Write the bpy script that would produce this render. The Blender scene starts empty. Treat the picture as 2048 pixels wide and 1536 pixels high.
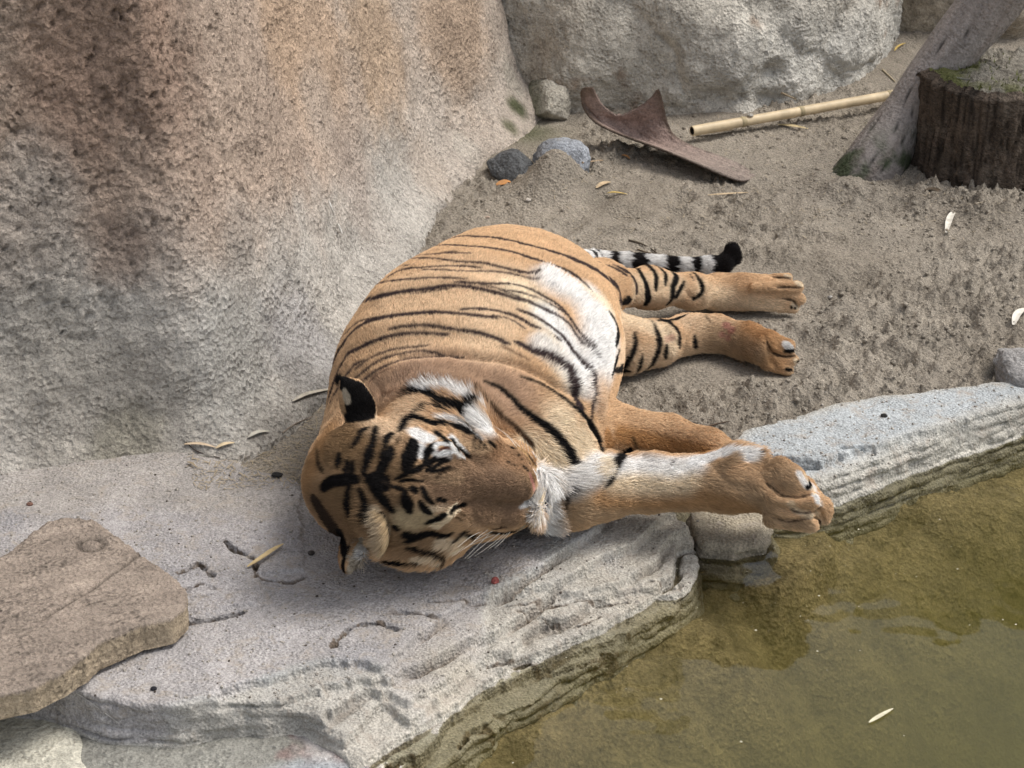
import bpy, math, random, time
import numpy as np
from mathutils import Vector, Matrix
from mathutils.bvhtree import BVHTree

random.seed(5)
rng = np.random.default_rng(5)
T0 = time.time()
SC = bpy.context.scene
COL = SC.collection

# ---------------------------------------------------------------- camera, sky, sun, exposure
PITCH = math.radians(27.0)
DIST = 3.8
LENS = 77.0
FPX = LENS / 36.0 * 2048.0
CAM = np.array([0.0, -DIST * math.cos(PITCH), DIST * math.sin(PITCH)])
FWD = np.array([0.0, math.cos(PITCH), -math.sin(PITCH)])
UPV = np.array([0.0, math.sin(PITCH), math.cos(PITCH)])
RGT = np.array([1.0, 0.0, 0.0])
cd = bpy.data.cameras.new("camera")
cam = bpy.data.objects.new("camera", cd)
COL.objects.link(cam)
cam.location = CAM
cam.rotation_euler = (math.pi / 2 - PITCH, 0, 0)
cd.lens = LENS
cd.sensor_width = 36.0
cd.clip_end = 200.0
cd.clip_start = 0.05
cd.dof.use_dof = True
cd.dof.focus_distance = 3.55
cd.dof.aperture_fstop = 16.0
SC.camera = cam

SUN_EL, SUN_AZ = math.radians(58), math.radians(76)     # azimuth measured from +y towards +x
w = bpy.data.worlds.new("World")
SC.world = w
w.use_nodes = True
wn = w.node_tree.nodes
sky = wn.new("ShaderNodeTexSky")
sky.sky_type = 'NISHITA'
sky.sun_disc = False
sky.sun_elevation = SUN_EL
sky.sun_rotation = SUN_AZ
sky.air_density = 1.0
sky.dust_density = 4.0
sky.ozone_density = 1.0
wn["Background"].inputs[1].default_value = 0.15
hsv = wn.new("ShaderNodeHueSaturation")
hsv.inputs["Saturation"].default_value = 0.35          # thin high cloud greys the sky
w.node_tree.links.new(sky.outputs[0], hsv.inputs["Color"])
w.node_tree.links.new(hsv.outputs[0], wn["Background"].inputs[0])
sl = bpy.data.lights.new("sun", 'SUN')
sl.energy = 1.5
sl.angle = math.radians(26)
sl.color = (1.0, 0.93, 0.84)
sun = bpy.data.objects.new("sun", sl)
COL.objects.link(sun)
sdir = Vector((math.sin(SUN_AZ) * math.cos(SUN_EL), math.cos(SUN_AZ) * math.cos(SUN_EL), math.sin(SUN_EL)))
sun.rotation_euler = sdir.to_track_quat('Z', 'Y').to_euler()
SC.view_settings.view_transform = 'Standard'
SC.view_settings.look = 'None'
SC.view_settings.gamma = 1.0
SC.view_settings.exposure = 0.45
SC.render.engine = 'CYCLES'
SC.cycles.use_denoising = True
SC.cycles.max_bounces = 8
SC.cycles.diffuse_bounces = 3
SC.cycles.transparent_max_bounces = 12
SC.cycles.volume_bounces = 1
SC.cycles_curves.shape = 'RIBBONS'
SC.cycles_curves.subdivisions = 2

# ---------------------------------------------------------------- pixel (2048 x 1536 photograph) <-> place
def ray(px, py):
    return FWD + RGT * ((px - 1024.0) / FPX) + UPV * ((768.0 - py) / FPX)

def at(px, py, z=0.0):
    r = ray(px, py)
    return CAM + r * ((z - CAM[2]) / r[2])

def at_y(px, py, y):
    r = ray(px, py)
    return CAM + r * ((y - CAM[1]) / r[1])

def depth(p):
    return float(np.dot(np.asarray(p) - CAM, FWD))

def mpp(p):                                    # metres per photograph pixel at p
    return depth(p) / FPX

# ---------------------------------------------------------------- noise
_r = np.random.default_rng(11)
_perm = _r.permutation(256)
_perm = np.concatenate([_perm, _perm, _perm])
_g = _r.normal(size=(256, 3))
_g /= np.linalg.norm(_g, axis=1)[:, None]
_g = _g.astype(np.float32)

def perlin(P):
    P = np.asarray(P, np.float32)
    i = np.floor(P).astype(np.int64)
    f = P - i
    i &= 255
    u = f * f * f * (f * (f * 6 - 15) + 10)
    out = 0
    for dx in (0, 1):
        wx = u[:, 0] if dx else 1 - u[:, 0]
        for dy in (0, 1):
            wy = u[:, 1] if dy else 1 - u[:, 1]
            for dz in (0, 1):
                wz = u[:, 2] if dz else 1 - u[:, 2]
                h = _perm[_perm[_perm[(i[:, 0] + dx)] + i[:, 1] + dy] + i[:, 2] + dz]
                g = _g[h]
                out = out + wx * wy * wz * (g[:, 0] * (f[:, 0] - dx) + g[:, 1] * (f[:, 1] - dy) + g[:, 2] * (f[:, 2] - dz))
    return out * 1.6

def fbm(P, scale=1.0, octaves=4, gain=0.5, billow=False, off=0.0):
    P = np.asarray(P, np.float32) * scale + off
    a, s, out = 1.0, 0.0, 0
    for k in range(octaves):
        n = perlin(P)
        if billow:
            n = np.abs(n) * 2 - 0.6
        out = out + a * n
        s += a
        a *= gain
        P = P * 2.03 + 17.3
    return out / s

def cells(P, scale, seed=0, jitter=0.9):       # 3-D Worley F1, F2 and id
    P = np.asarray(P, np.float32) * scale
    i = np.floor(P).astype(np.int64)
    f1 = np.full(len(P), 9.0, np.float32); f2 = f1.copy(); cid = np.zeros(len(P), np.int64)
    for dx in (-1, 0, 1):
        for dy in (-1, 0, 1):
            for dz in (-1, 0, 1):
                c = i + (dx, dy, dz)
                h = (c[:, 0] * 73856093 ^ c[:, 1] * 19349663 ^ c[:, 2] * 83492791) + seed * 7919
                h = (h * 2654435761) & 0xffffffff
                q = np.stack([(h & 1023) / 1023.0, ((h >> 10) & 1023) / 1023.0, ((h >> 20) & 1023) / 1023.0], 1)
                d = np.linalg.norm(c + 0.5 + (q - 0.5) * jitter - P, axis=1)
                m = d < f1
                f2 = np.where(m, f1, np.minimum(f2, d))
                cid = np.where(m, h, cid)
                f1 = np.where(m, d, f1)
    return f1, f2, (cid & 0xffff) / 65535.0

def sst(a, b, x):
    t = np.clip((x - a) / (b - a), 0, 1)
    return t * t * (3 - 2 * t)

def poly_dist(P, poly):                        # unsigned distance and inside flag, 2-D
    P = P[:, :2]; poly = np.asarray(poly)[:, :2]
    n = len(poly); d = np.full(len(P), 1e9); ins = np.zeros(len(P), bool)
    for k in range(n):
        a, b = poly[k], poly[(k + 1) % n]
        ab = b - a
        t = np.clip(((P - a) @ ab) / (ab @ ab + 1e-12), 0, 1)
        d = np.minimum(d, np.linalg.norm(P - a - t[:, None] * ab, axis=1))
        c = ((a[1] > P[:, 1]) != (b[1] > P[:, 1]))
        xx = (b[0] - a[0]) * (P[:, 1] - a[1]) / (b[1] - a[1] + 1e-12) + a[0]
        ins ^= c & (P[:, 0] < xx)
    return d, ins

def sdist(P, poly):
    d, i = poly_dist(P, poly)
    return np.where(i, -d, d)

def line_dist(P, pts):
    P = P[:, :2]; pts = np.asarray(pts)[:, :2]
    d = np.full(len(P), 1e9)
    for a, b in zip(pts[:-1], pts[1:]):
        ab = b - a
        t = np.clip(((P - a) @ ab) / (ab @ ab + 1e-12), 0, 1)
        d = np.minimum(d, np.linalg.norm(P - a - t[:, None] * ab, axis=1))
    return d

def spline(pts, n):                            # Catmull-Rom through the rows of pts, n samples
    pts = np.asarray(pts, float)
    m = len(pts) - 1
    ext = np.vstack([2 * pts[0] - pts[1], pts, 2 * pts[-1] - pts[-2]])
    t = np.linspace(0, m - 1e-9, n)
    k = t.astype(int); f = (t - k)[:, None]
    p0, p1, p2, p3 = ext[k], ext[k + 1], ext[k + 2], ext[k + 3]
    return 0.5 * (2 * p1 + (p2 - p0) * f + (2 * p0 - 5 * p1 + 4 * p2 - p3) * f ** 2 + (3 * p1 - p0 - 3 * p2 + p3) * f ** 3)

def surface_nets(F, lo, h):
    s = F < 0
    c = sum(s[i:F.shape[0] - 1 + i, j:F.shape[1] - 1 + j, k:F.shape[2] - 1 + k].astype(np.int8) for i in (0, 1) for j in (0, 1) for k in (0, 1))
    act = (c > 0) & (c < 8)
    I = np.argwhere(act)
    idx = np.full(act.shape, -1, np.int64); idx[act] = np.arange(len(I))
    acc = np.zeros((len(I), 3)); cnt = np.zeros(len(I))
    cor = [(i, j, k) for i in (0, 1) for j in (0, 1) for k in (0, 1)]
    val = {q: F[I[:, 0] + q[0], I[:, 1] + q[1], I[:, 2] + q[2]] for q in cor}
    for q in cor:
        for ax in range(3):
            if q[ax] == 1: continue
            q2 = list(q); q2[ax] = 1; q2 = tuple(q2)
            a, b = val[q], val[q2]
            m = (a < 0) != (b < 0)
            t = a / (a - b + 1e-12)
            pt = np.tile(np.array(q, float), (len(I), 1)); pt[:, ax] = t
            acc[m] += pt[m]; cnt[m] += 1
    V = lo + h * (I + acc / cnt[:, None])
    quads = []
    for ax in range(3):
        o1, o2 = [(1, 2), (2, 0), (0, 1)][ax]
        a = [slice(0, n) for n in F.shape]; b = list(a)
        a[ax] = slice(0, F.shape[ax] - 1); b[ax] = slice(1, F.shape[ax])
        sa, sb = s[tuple(a)], s[tuple(b)]
        for flip, m in ((False, sa & ~sb), (True, ~sa & sb)):
            E = np.argwhere(m)
            E = E[(E[:, o1] > 0) & (E[:, o2] > 0) & (E[:, o1] < F.shape[o1] - 1) & (E[:, o2] < F.shape[o2] - 1)]
            def cell(d1, d2):
                Q = E.copy(); Q[:, o1] -= d1; Q[:, o2] -= d2
                return idx[Q[:, 0], Q[:, 1], Q[:, 2]]
            q = np.stack([cell(0, 0), cell(1, 0), cell(1, 1), cell(0, 1)], 1)
            if flip: q = q[:, ::-1]
            quads.append(q)
    Q = np.concatenate(quads)
    return V, Q[(Q >= 0).all(1)]

# ---------------------------------------------------------------- objects
def tag(o, label=None, cat=None, group=None, kind=None):
    if label: o['label'] = label
    if cat: o['category'] = cat
    if group: o['group'] = group
    if kind: o['kind'] = kind
    return o

def empty(name, loc=(0, 0, 0)):
    o = bpy.data.objects.new(name, None)
    COL.objects.link(o)
    o.location = loc
    o.empty_display_size = 0.05
    bpy.context.view_layer.update()
    return o

def mesh_obj(name, V, F, mat=None, parent=None, colors=None, smooth=True):
    V = np.asarray(V, np.float32)
    me = bpy.data.meshes.new(name)
    if isinstance(F, np.ndarray):
        n, k = F.shape
        me.vertices.add(len(V)); me.vertices.foreach_set("co", V.ravel())
        me.loops.add(n * k); me.loops.foreach_set("vertex_index", F.astype(np.int32).ravel())
        me.polygons.add(n)
        me.polygons.foreach_set("loop_start", np.arange(0, n * k, k, dtype=np.int32))
        me.polygons.foreach_set("loop_total", np.full(n, k, np.int32))
        me.update(calc_edges=True)
    else:
        me.from_pydata([tuple(map(float, v)) for v in V], [], F)
        me.update()
    me.polygons.foreach_set("use_smooth", np.full(len(me.polygons), smooth, bool))
    if colors is not None:
        a = me.color_attributes.new("Col", 'FLOAT_COLOR', 'POINT')
        c = np.ones((len(V), 4), np.float32); c[:, :3] = colors
        a.data.foreach_set("color", c.ravel())
    if mat: me.materials.append(mat)
    me.validate()
    o = bpy.data.objects.new(name, me)
    COL.objects.link(o)
    if parent is not None:
        o.parent = parent
        o.matrix_parent_inverse = parent.matrix_world.inverted()
    return o

def grid_faces(nu, nv, wrap=False):
    i, j = np.meshgrid(np.arange(nu - 1), np.arange(nv if wrap else nv - 1), indexing='ij')
    j2 = (j + 1) % nv
    return np.stack([i * nv + j, (i + 1) * nv + j, (i + 1) * nv + j2, i * nv + j2], -1).reshape(-1, 4)

def tube(path, radii, seg=10, bump=0.0, bscale=20.0, caps=True, squash=None):
    """ring mesh along path (rows of 3), returns V, F(list)"""
    path = np.asarray(path, float); n = len(path)
    radii = np.broadcast_to(np.asarray(radii, float), (n,))
    T = np.gradient(path, axis=0); T /= np.linalg.norm(T, axis=1)[:, None]
    ref = np.array([0, 0, 1.0]) if abs(T[0][2]) < 0.9 else np.array([1.0, 0, 0])
    V = []
    A = np.cross(T, ref); A /= np.linalg.norm(A, axis=1)[:, None]
    B = np.cross(A, T)
    th = np.linspace(0, 2 * np.pi, seg, endpoint=False)
    for k in range(n):
        ring = path[k] + radii[k] * (np.cos(th)[:, None] * A[k] + np.sin(th)[:, None] * B[k])
        V.append(ring)
    V = np.concatenate(V)
    if bump:
        c = np.repeat(path, seg, axis=0)
        d = V - c
        V = c + d * (1 + bump * fbm(V, bscale, 3))[:, None]
    F = [list(map(int, f)) for f in grid_faces(n, seg, True)]
    if caps:
        F.append(list(range(seg - 1, -1, -1)))
        F.append(list(range((n - 1) * seg, n * seg)))
    return V, F

# ---------------------------------------------------------------- materials
def new_mat(name):
    m = bpy.data.materials.new(name)
    m.use_nodes = True
    nt = m.node_tree
    return m, nt, nt.nodes["Principled BSDF"]

class NT:
    def __init__(s, nt): s.nt = nt
    def n(s, typ, ins=None, **kw):
        nd = s.nt.nodes.new(typ)
        for k, v in kw.items(): setattr(nd, k, v)
        for k, v in (ins or {}).items(): s.put(nd.inputs[k], v)
        return nd
    def put(s, sock, v):
        if isinstance(v, bpy.types.NodeSocket): s.nt.links.new(v, sock)
        elif isinstance(v, bpy.types.Node): s.nt.links.new(v.outputs[0], sock)
        else:
            if isinstance(v, (tuple, list)) and len(v) == 3 and sock.type == 'RGBA': v = (*v, 1)
            sock.default_value = v
    def coords(s, scale=(1, 1, 1), rot=(0, 0, 0)):
        tc = s.n("ShaderNodeTexCoord")
        mp = s.n("ShaderNodeMapping", {'Vector': tc.outputs['Object'], 'Scale': scale, 'Rotation': rot})
        return mp.outputs[0]
    def noise(s, vec, scale, detail=4, rough=0.6, dist=0.0):
        return s.n("ShaderNodeTexNoise", {'Vector': vec, 'Scale': scale, 'Detail': detail, 'Roughness': rough, 'Distortion': dist}).outputs['Fac']
    def ramp(s, fac, stops):
        r = s.n("ShaderNodeValToRGB", {'Fac': fac})
        cr = r.color_ramp
        while len(cr.elements) < len(stops): cr.elements.new(0.5)
        for e, (p, c) in zip(cr.elements, stops):
            e.position = p
            e.color = (c, c, c, 1) if isinstance(c, (int, float)) else (*c, 1)
        return r.outputs[0]
    def mix(s, fac, a, b, mode='MIX'):
        m = s.n("ShaderNodeMix", data_type='RGBA', blend_type=mode)
        s.put(m.inputs[0], fac); s.put(m.inputs[6], a); s.put(m.inputs[7], b)
        return m.outputs[2]
    def math(s, op, a, b=0.0):
        m = s.n("ShaderNodeMath", operation=op)
        s.put(m.inputs[0], a); s.put(m.inputs[1], b)
        return m.outputs[0]
    def bump(s, h, strength, dist, normal=None):
        b = s.n("ShaderNodeBump", {'Height': h, 'Strength': strength, 'Distance': dist})
        if normal is not None: s.put(b.inputs['Normal'], normal)
        return b.outputs[0]

def stone_mat(name, base=None, fine=420.0, mid=90.0, speck=0.35, mott=0.25, bump_f=0.5, bump_m=0.6, rough=0.9, dark=(0.05, 0.04, 0.03), pits=0.0, vec_scale=(1, 1, 1), stain=None, grit=130.0, grit_dark=0.5):
    """colour from attribute Col (or base), grain, mottling and relief procedural"""
    m, nt, P = new_mat(name); N = NT(nt)
    v = N.coords(vec_scale)
    if base is None:
        c = N.n("ShaderNodeAttribute", attribute_name="Col").outputs['Color']
    else:
        c = N.n("ShaderNodeRGB").outputs[0]; c.default_value = (*base, 1)
    n1 = N.noise(v, fine, 3, 0.7)
    n2 = N.noise(v, mid, 5, 0.65)
    n3 = N.noise(v, 9.0, 4, 0.6, 0.4)
    c = N.mix(1.0, c, N.ramp(n1, [(0.3, 1 - speck), (0.5, 1.0), (0.72, 1 + speck)]), 'MULTIPLY')
    c = N.mix(1.0, c, N.ramp(n2, [(0.3, 1 - mott), (0.5, 1.0), (0.7, 1 + mott * 0.7)]), 'MULTIPLY')
    c = N.mix(1.0, c, N.ramp(n3, [(0.3, 1 - mott * 0.7), (0.7, 1 + mott * 0.5)]), 'MULTIPLY')
    if stain:
        c = N.mix(N.ramp(N.noise(v, stain[1], 6, 0.7, 0.8), [(0.52, 0.0), (0.68, 0.8)]), c, stain[0])
    vg = N.n("ShaderNodeTexVoronoi", {'Vector': v, 'Scale': grit, 'Randomness': 1.0}).outputs['Distance']
    gm = N.ramp(N.noise(v, 21.0, 4, 0.65), [(0.38, 0.15), (0.62, 1.0)])
    gh = N.math('MULTIPLY', N.ramp(vg, [(0.15, 0.0), (0.75, 1.0)]), gm)
    c = N.mix(N.math('MULTIPLY', N.ramp(vg, [(0.10, 1.0), (0.32, 0.0)]), N.math('MULTIPLY', gm, grit_dark)), c, N.mix(1.0, c, (0.30, 0.27, 0.24, 1), 'MULTIPLY'))
    nrm = N.bump(n2, bump_m, 0.012)
    nrm = N.bump(gh, bump_f, 0.006, nrm)
    nrm = N.bump(n1, bump_f * 0.7, 0.002, nrm)
    if pits:
        p1 = N.noise(v, 62.0, 5, 0.72, 0.6)
        msk = N.noise(v, 9.0, 3, 0.6)
        pit = N.math('MULTIPLY', N.ramp(p1, [(0.60, 0.0), (0.70, 1.0)]), N.ramp(msk, [(0.38, 0.25), (0.6, 1.0)]))
        c = N.mix(N.math('MULTIPLY', pit, 0.75 * pits), c, dark)
        nrm = N.bump(N.math('MULTIPLY', pit, -1.0), pits, 0.006, nrm)
    N.put(P.inputs['Base Color'], c)
    N.put(P.inputs['Normal'], nrm)
    P.inputs['Roughness'].default_value = rough
    P.inputs['Specular IOR Level'].default_value = 0.25
    return m

def plain_mat(name, col, rough=0.7, spec=0.3, var=0.15, scale=60.0, bump=0.2):
    m, nt, P = new_mat(name); N = NT(nt)
    v = N.coords()
    n = N.noise(v, scale, 4, 0.6)
    c = N.mix(1.0, (*col, 1), N.ramp(n, [(0.3, 1 - var), (0.7, 1 + var)]), 'MULTIPLY')
    N.put(P.inputs['Base Color'], c)
    N.put(P.inputs['Normal'], N.bump(n, bump, 0.002))
    P.inputs['Roughness'].default_value = rough
    P.inputs['Specular IOR Level'].default_value = spec
    return m
# ================================================================ SETTING
def world_poly(px, z): return np.array([at(x, y, z) for x, y in px])
def zz7(l): return [(400 + x * 0.4883, 1036 + y * 0.4883) for x, y in l]

WATER_Z = -0.05
# shore line: where sand gives way to slabs and pool (pixels at z = 0)
shore = world_poly([(-900, 1300), (-200, 1150), (100, 1020), (400, 990), (640, 1040), (1000, 1120), (1250, 1070), (1420, 960), (1560, 900), (1760, 850), (2150, 790), (2600, 700)], 0.0)
pool_region = np.vstack([shore[:, :2], [[9, 0.0], [9, -9], [-9, -9], [-9, -1.4]]])

# ---- sand, one sheet to far outside the view
def axis(lo_, hi_, step, far):
    core = np.arange(lo_, hi_, step)
    g = step * 1.25 ** np.arange(1, 60)
    out = np.cumsum(g); out = out[out < far]
    return np.concatenate([(lo_ - out)[::-1], core, hi_ + out])
xs = axis(-0.75, 1.25, 0.0052, 28); ys = axis(-0.72, 1.75, 0.0066, 28)
X, Y = np.meshgrid(xs, ys, indexing='ij')
P = np.stack([X.ravel(), Y.ravel(), np.zeros(X.size)], 1)
near = (P[:, 0] > -1.2) & (P[:, 0] < 1.7) & (P[:, 1] > -1.2) & (P[:, 1] < 2.2)
z = np.zeros(len(P))
Q = P[near]
rough = 0.10 + 0.90 * sst(-0.25, 0.30, fbm(Q, 2.6, 3, off=5) + 0.55 * sst(-0.1, 0.8, Q[:, 0]) * sst(1.4, 0.2, Q[:, 1]) - 0.15)
zz = 0.022 * fbm(Q, 1.7, 3) + 0.010 * fbm(Q, 7, 3, off=2) * (0.4 + rough)
cl1 = cells(Q, 42)
clod = np.clip(0.60 - cl1[0], 0, .35) * (cl1[2] > 0.45)
cl2 = cells(Q, 95, 3)
clod2 = np.clip(0.55 - cl2[0], 0, 1) * (cl2[2] > 0.3)
grit = fbm(Q, 75, 3, 0.65)
zz += rough * (0.034 * clod * (1 + 1.5 * fbm(Q, 50, 2)) + 0.030 * clod2 * (1 + fbm(Q, 30, 2)) + 0.011 * fbm(Q, 26, 4, 0.7, True) + .010 * fbm(Q, 12, 3, off=3)) + (0.0012 + 0.0055 * rough) * grit
# paw prints, drag marks and mounds (photograph pixels, radius m, height m)
for px, py, r, h in [(1350, 790, .10, -.012), (1250, 740, .07, -.006), (1620, 700, .05, -.018), (1700, 560, .06, -.014), (1560, 430, .07, -.012), (1750, 640, .06, -.014), (1500, 460, .05, -.010), (1850, 560, .07, -.014), (1680, 760, .05, -.012),
                     (1112, 335, .075, .075), (1085, 380, .09, .03), (1150, 360, .07, .02), (1680, 365, .07, .030), (1760, 375, .08, .025), (1890, 395, .08, .026), (2010, 410, .09, .030), (1230, 300, .10, .014), (1300, 245, .08, .02), (1460, 250, .09, .012),
                     (1640, 345, .04, .022), (1850, 370, .04, .02), (1240, 440, .05, -.012), (1400, 520, .05, -.01), (1900, 700, .06, -.012), (1960, 620, .05, .012), (1560, 800, .06, .014), (1480, 740, .06, .010), (1660, 790, .05, .012), (1380, 850, .05, .012)]:
    c = at(px, py, max(h * .8, 0))
    d = np.hypot(Q[:, 0] - c[0], (Q[:, 1] - c[1]) * 1.15) / r
    zz += h * np.exp(-d ** 2 * 1.6) + (abs(h) * 0.35 * np.exp(-((d - 1.35) / .3) ** 2) if h < 0 else 0)
_fr = np.random.default_rng(77)
for k in range(130):
    c = at(_fr.uniform(1180, 2150), _fr.uniform(230, 860)); r = _fr.uniform(.014, .042); h = -_fr.uniform(.003, .011) * (r / .035)
    if _fr.random() < .35: h = -h * .9
    a = _fr.uniform(0, 3.14); dx, dy = Q[:, 0] - c[0], Q[:, 1] - c[1]
    d = np.hypot(dx * math.cos(a) + dy * math.sin(a), (-dx * math.sin(a) + dy * math.cos(a)) * 1.6) / r
    zz += h * np.exp(-d ** 2 * 1.4) + (-h * .4 * np.exp(-((d - 1.4) / .35) ** 2) if h < 0 else 0)
for pts, wdt, h in [([(1290, 560), (1420, 700), (1560, 780)], .016, -.006), ([(1380, 440), (1560, 455), (1680, 480)], .010, -.009), ([(1100, 480), (1180, 430), (1230, 380)], .02, -.008), ([(1240, 800), (1330, 860), (1420, 870)], .014, -.006), ([(1300, 770), (1390, 800)], .012, -.006), ([(1600, 620), (1700, 680), (1800, 720)], .018, -.010)]:
    d = line_dist(Q, world_poly(pts, 0)) / wdt
    zz += h * np.exp(-d ** 2) + abs(h) * .5 * np.exp(-((d - 1.8) / .6) ** 2)
# keep it low and smooth where the animal lies
lie = world_poly([(690, 700), (780, 520), (1000, 470), (1180, 520), (1620, 540), (1640, 640), (1300, 640), (1600, 700), (1560, 760), (1250, 760), (1230, 800), (1480, 900), (1100, 1050), (640, 1000), (620, 850)], 0)
s_ = sst(0.06, -0.03, sdist(Q, lie))
zz = zz * (1 - s_) + (-0.006 + 0.25 * np.minimum(zz, 0)) * s_
z[near] = zz
sd = sdist(P, pool_region)
z = z - sst(-0.06, 0.10, -sd) * 0.62 * (sd < 0.2)
damp = 0.5 + 0.5 * fbm(P, 3.1, 3, off=9)
damp = sst(0.35, 0.75, damp)
c1, c2 = np.array([0.315, 0.280, 0.230]), np.array([0.225, 0.195, 0.155])
cols = c1 + (c2 - c1) * (0.65 * damp + 0.25 * (np.where(near, 1, 0)))[:, None] * 0.8
cl = np.zeros(len(P)); cl[near] = 0.5 * fbm(Q, 30, 3) 
cols *= (1 + 0.22 * cl)[:, None]
green = np.exp(-((np.hypot(P[:, 0] - at(1055, 265)[0], P[:, 1] - at(1055, 265)[1]) / 0.07) ** 2))[:, None]
cols = cols * (1 - 0.7 * green) + np.array([0.07, 0.085, 0.03]) * 0.7 * green
V = np.stack([P[:, 0], P[:, 1], z], 1)
sand_mat = stone_mat("sand", None, fine=480, mid=150, speck=0.55, mott=0.28, bump_f=0.6, bump_m=0.6, rough=0.95, grit=160, grit_dark=.35)
sand = mesh_obj("sand_ground", V, grid_faces(len(xs), len(ys)), sand_mat, colors=cols)
tag(sand, "grey brown sand", kind="structure")
SAND = BVHTree.FromPolygons([tuple(v) for v in V[::1].tolist()], grid_faces(len(xs), len(ys)).tolist())
def ground_z(x, y):
    h = SAND.ray_cast(Vector((x, y, 1.0)), Vector((0, 0, -1)))
    return h[0].z if h[0] is not None else 0.0

# loose clods of sand lying on the surface
def rock_mesh(seed, sub=1, rough_=0.35):
    import bmesh
    bm = bmesh.new(); bmesh.ops.create_icosphere(bm, subdivisions=sub, radius=1.0)
    V = np.array([v.co[:] for v in bm.verts]); F = [[v.index for v in f.verts] for f in bm.faces]; bm.free()
    V *= (1 + rough_ * fbm(V, 1.3, 3, off=seed * 3.7))[:, None]
    return V, F
VV, FF = [], []
base = [rock_mesh(k, 1, 0.5) for k in range(6)]
n0 = 0
for k in range(7000):
    px, py = rng.uniform(850, 2090), rng.uniform(200, 900)
    if k % 3 == 0: px, py = rng.uniform(1500, 2090), rng.uniform(330, 800)
    if k % 7 == 0:
        m_ = [(1120, 345), (1700, 365), (1890, 395), (2000, 400), (1300, 250), (1640, 560)][k // 7 % 6]
        px, py = m_[0] + rng.normal() * 55, m_[1] + rng.normal() * 18
    p = at(px, py)
    if p[1] > 1.5 or sdist(np.array([p]), pool_region)[0] < 0.03 or sdist(np.array([p]), lie)[0] < 0.0: continue
    if fbm(np.array([[p[0], p[1], 0]]), 3.0, 2, off=5)[0] < rng.uniform(-0.4, 0.25): continue
    r = 0.0015 + 0.0045 * rng.random() ** 3
    b, f = base[k % 6]
    s3 = r * np.array([1, 1, 0.75]) * rng.uniform(0.8, 1.25, 3)
    a = rng.uniform(0, 6.28); ca, sa = math.cos(a), math.sin(a)
    v = b * s3; v = np.stack([v[:, 0] * ca - v[:, 1] * sa, v[:, 0] * sa + v[:, 1] * ca, v[:, 2]], 1)
    VV.append(v + (p[0], p[1], ground_z(p[0], p[1]) + r * 0.05)); FF.append(np.array(f) + n0); n0 += len(v)
clods = mesh_obj("sand_clods", np.concatenate(VV), np.concatenate(FF), stone_mat("sand_clod", (0.31, 0.275, 0.225), 480, 150, 0.5, 0.2))
tag(clods, kind="stuff")
print("sand", time.time() - T0)

# ---- left rock wall: base line swept upward, leaning back
bl = [(-900, 1250), (-500, 1130), (-200, 1030), (40, 948), (240, 918), (420, 905), (520, 850), (600, 790), (670, 715), (740, 590), (800, 480), (870, 372), (935, 315), (1000, 272), (1046, 218), (1040, 165), (960, 60), (820, -80)]
B = np.array([at(x, y, 0)[:2] for x, y in bl])
nu = 460
Bs = spline(B, 4000)
for _ in range(3000): Bs[1:-1] = (Bs[:-2] + Bs[1:-1] * 2 + Bs[2:]) / 4
seg = np.r_[0, np.cumsum(np.linalg.norm(np.diff(Bs, axis=0), axis=1))]
dens_ = np.interp(seg, [0, 0.6, 1.1, seg[-1]], [2.5, 1, 1, 2.5])
cum = np.r_[0, np.cumsum(np.diff(seg) / dens_[1:])]
tgt = np.linspace(0, cum[-1], nu)
Bx = np.stack([np.interp(tgt, cum, Bs[:, 0]), np.interp(tgt, cum, Bs[:, 1])], 1)
T = np.gradient(Bx, axis=0)
for _ in range(900): T[1:-1] = (T[:-2] + T[1:-1] * 2 + T[2:]) / 4
T /= np.linalg.norm(T, axis=1)[:, None]
Nn = np.stack([-T[:, 1], T[:, 0]], 1)            # points into the rock (left / back)
hh = np.concatenate([[-0.12, -0.06], np.linspace(-0.03, 1.15, 225), np.linspace(1.2, 1.75, 16)])
U, Hh = np.meshgrid(np.arange(nu), hh, indexing='ij')
lean = 0.16 * Hh + 0.05 * np.sin(np.clip(Hh, 0, 2) * 2.0) - 0.05 * np.exp(-(np.clip(Hh, 0, 9) / 0.05) ** 2) + 0.25 * np.clip(Hh - 1.3, 0, 9) ** 2 * 2
leanv = (0.45 + 0.55 * sst(0, 0.5, U / nu))
off = lean * leanv
PX = Bx[U.astype(int), 0] + Nn[U.astype(int), 0] * off
PY = Bx[U.astype(int), 1] + Nn[U.astype(int), 1] * off
Wv = np.stack([PX.ravel(), PY.ravel(), Hh.ravel()], 1)
# streaks run down the slope: squeeze noise across, stretch along height
sq = Wv * np.array([1, 1, 0.8])
disp = 0.030 * fbm(Wv, 1.6, 3, off=4) + 0.009 * fbm(Wv, 6, 3) + 0.0065 * fbm(sq, 30, 3, 0.6)
cw = cells(sq + .012 * fbm(sq, 40, 2)[:, None], 70, 5)
fade = sst(-0.05, 0.35, fbm(Wv, 3.5, 3, off=8) + 0.35 * sst(0.10, 0.45, Wv[:, 2]) - 0.05)
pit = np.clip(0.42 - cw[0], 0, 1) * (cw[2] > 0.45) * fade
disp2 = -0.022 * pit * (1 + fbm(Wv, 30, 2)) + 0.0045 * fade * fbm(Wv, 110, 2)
nx_, ny_ = Nn[U.astype(int), 0].ravel(), Nn[U.astype(int), 1].ravel()
Wv[:, 0] -= nx_ * (disp + disp2); Wv[:, 1] -= ny_ * (disp + disp2)
n = fbm(Wv, 2.6, 4, off=21)
lower = sst(0.40, 0.22, Wv[:, 2] + 0.14 * n + 0.08 * fbm(Wv, 9, 4) + 0.14 * sst(.35, .6, (U / nu).ravel()))
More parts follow.
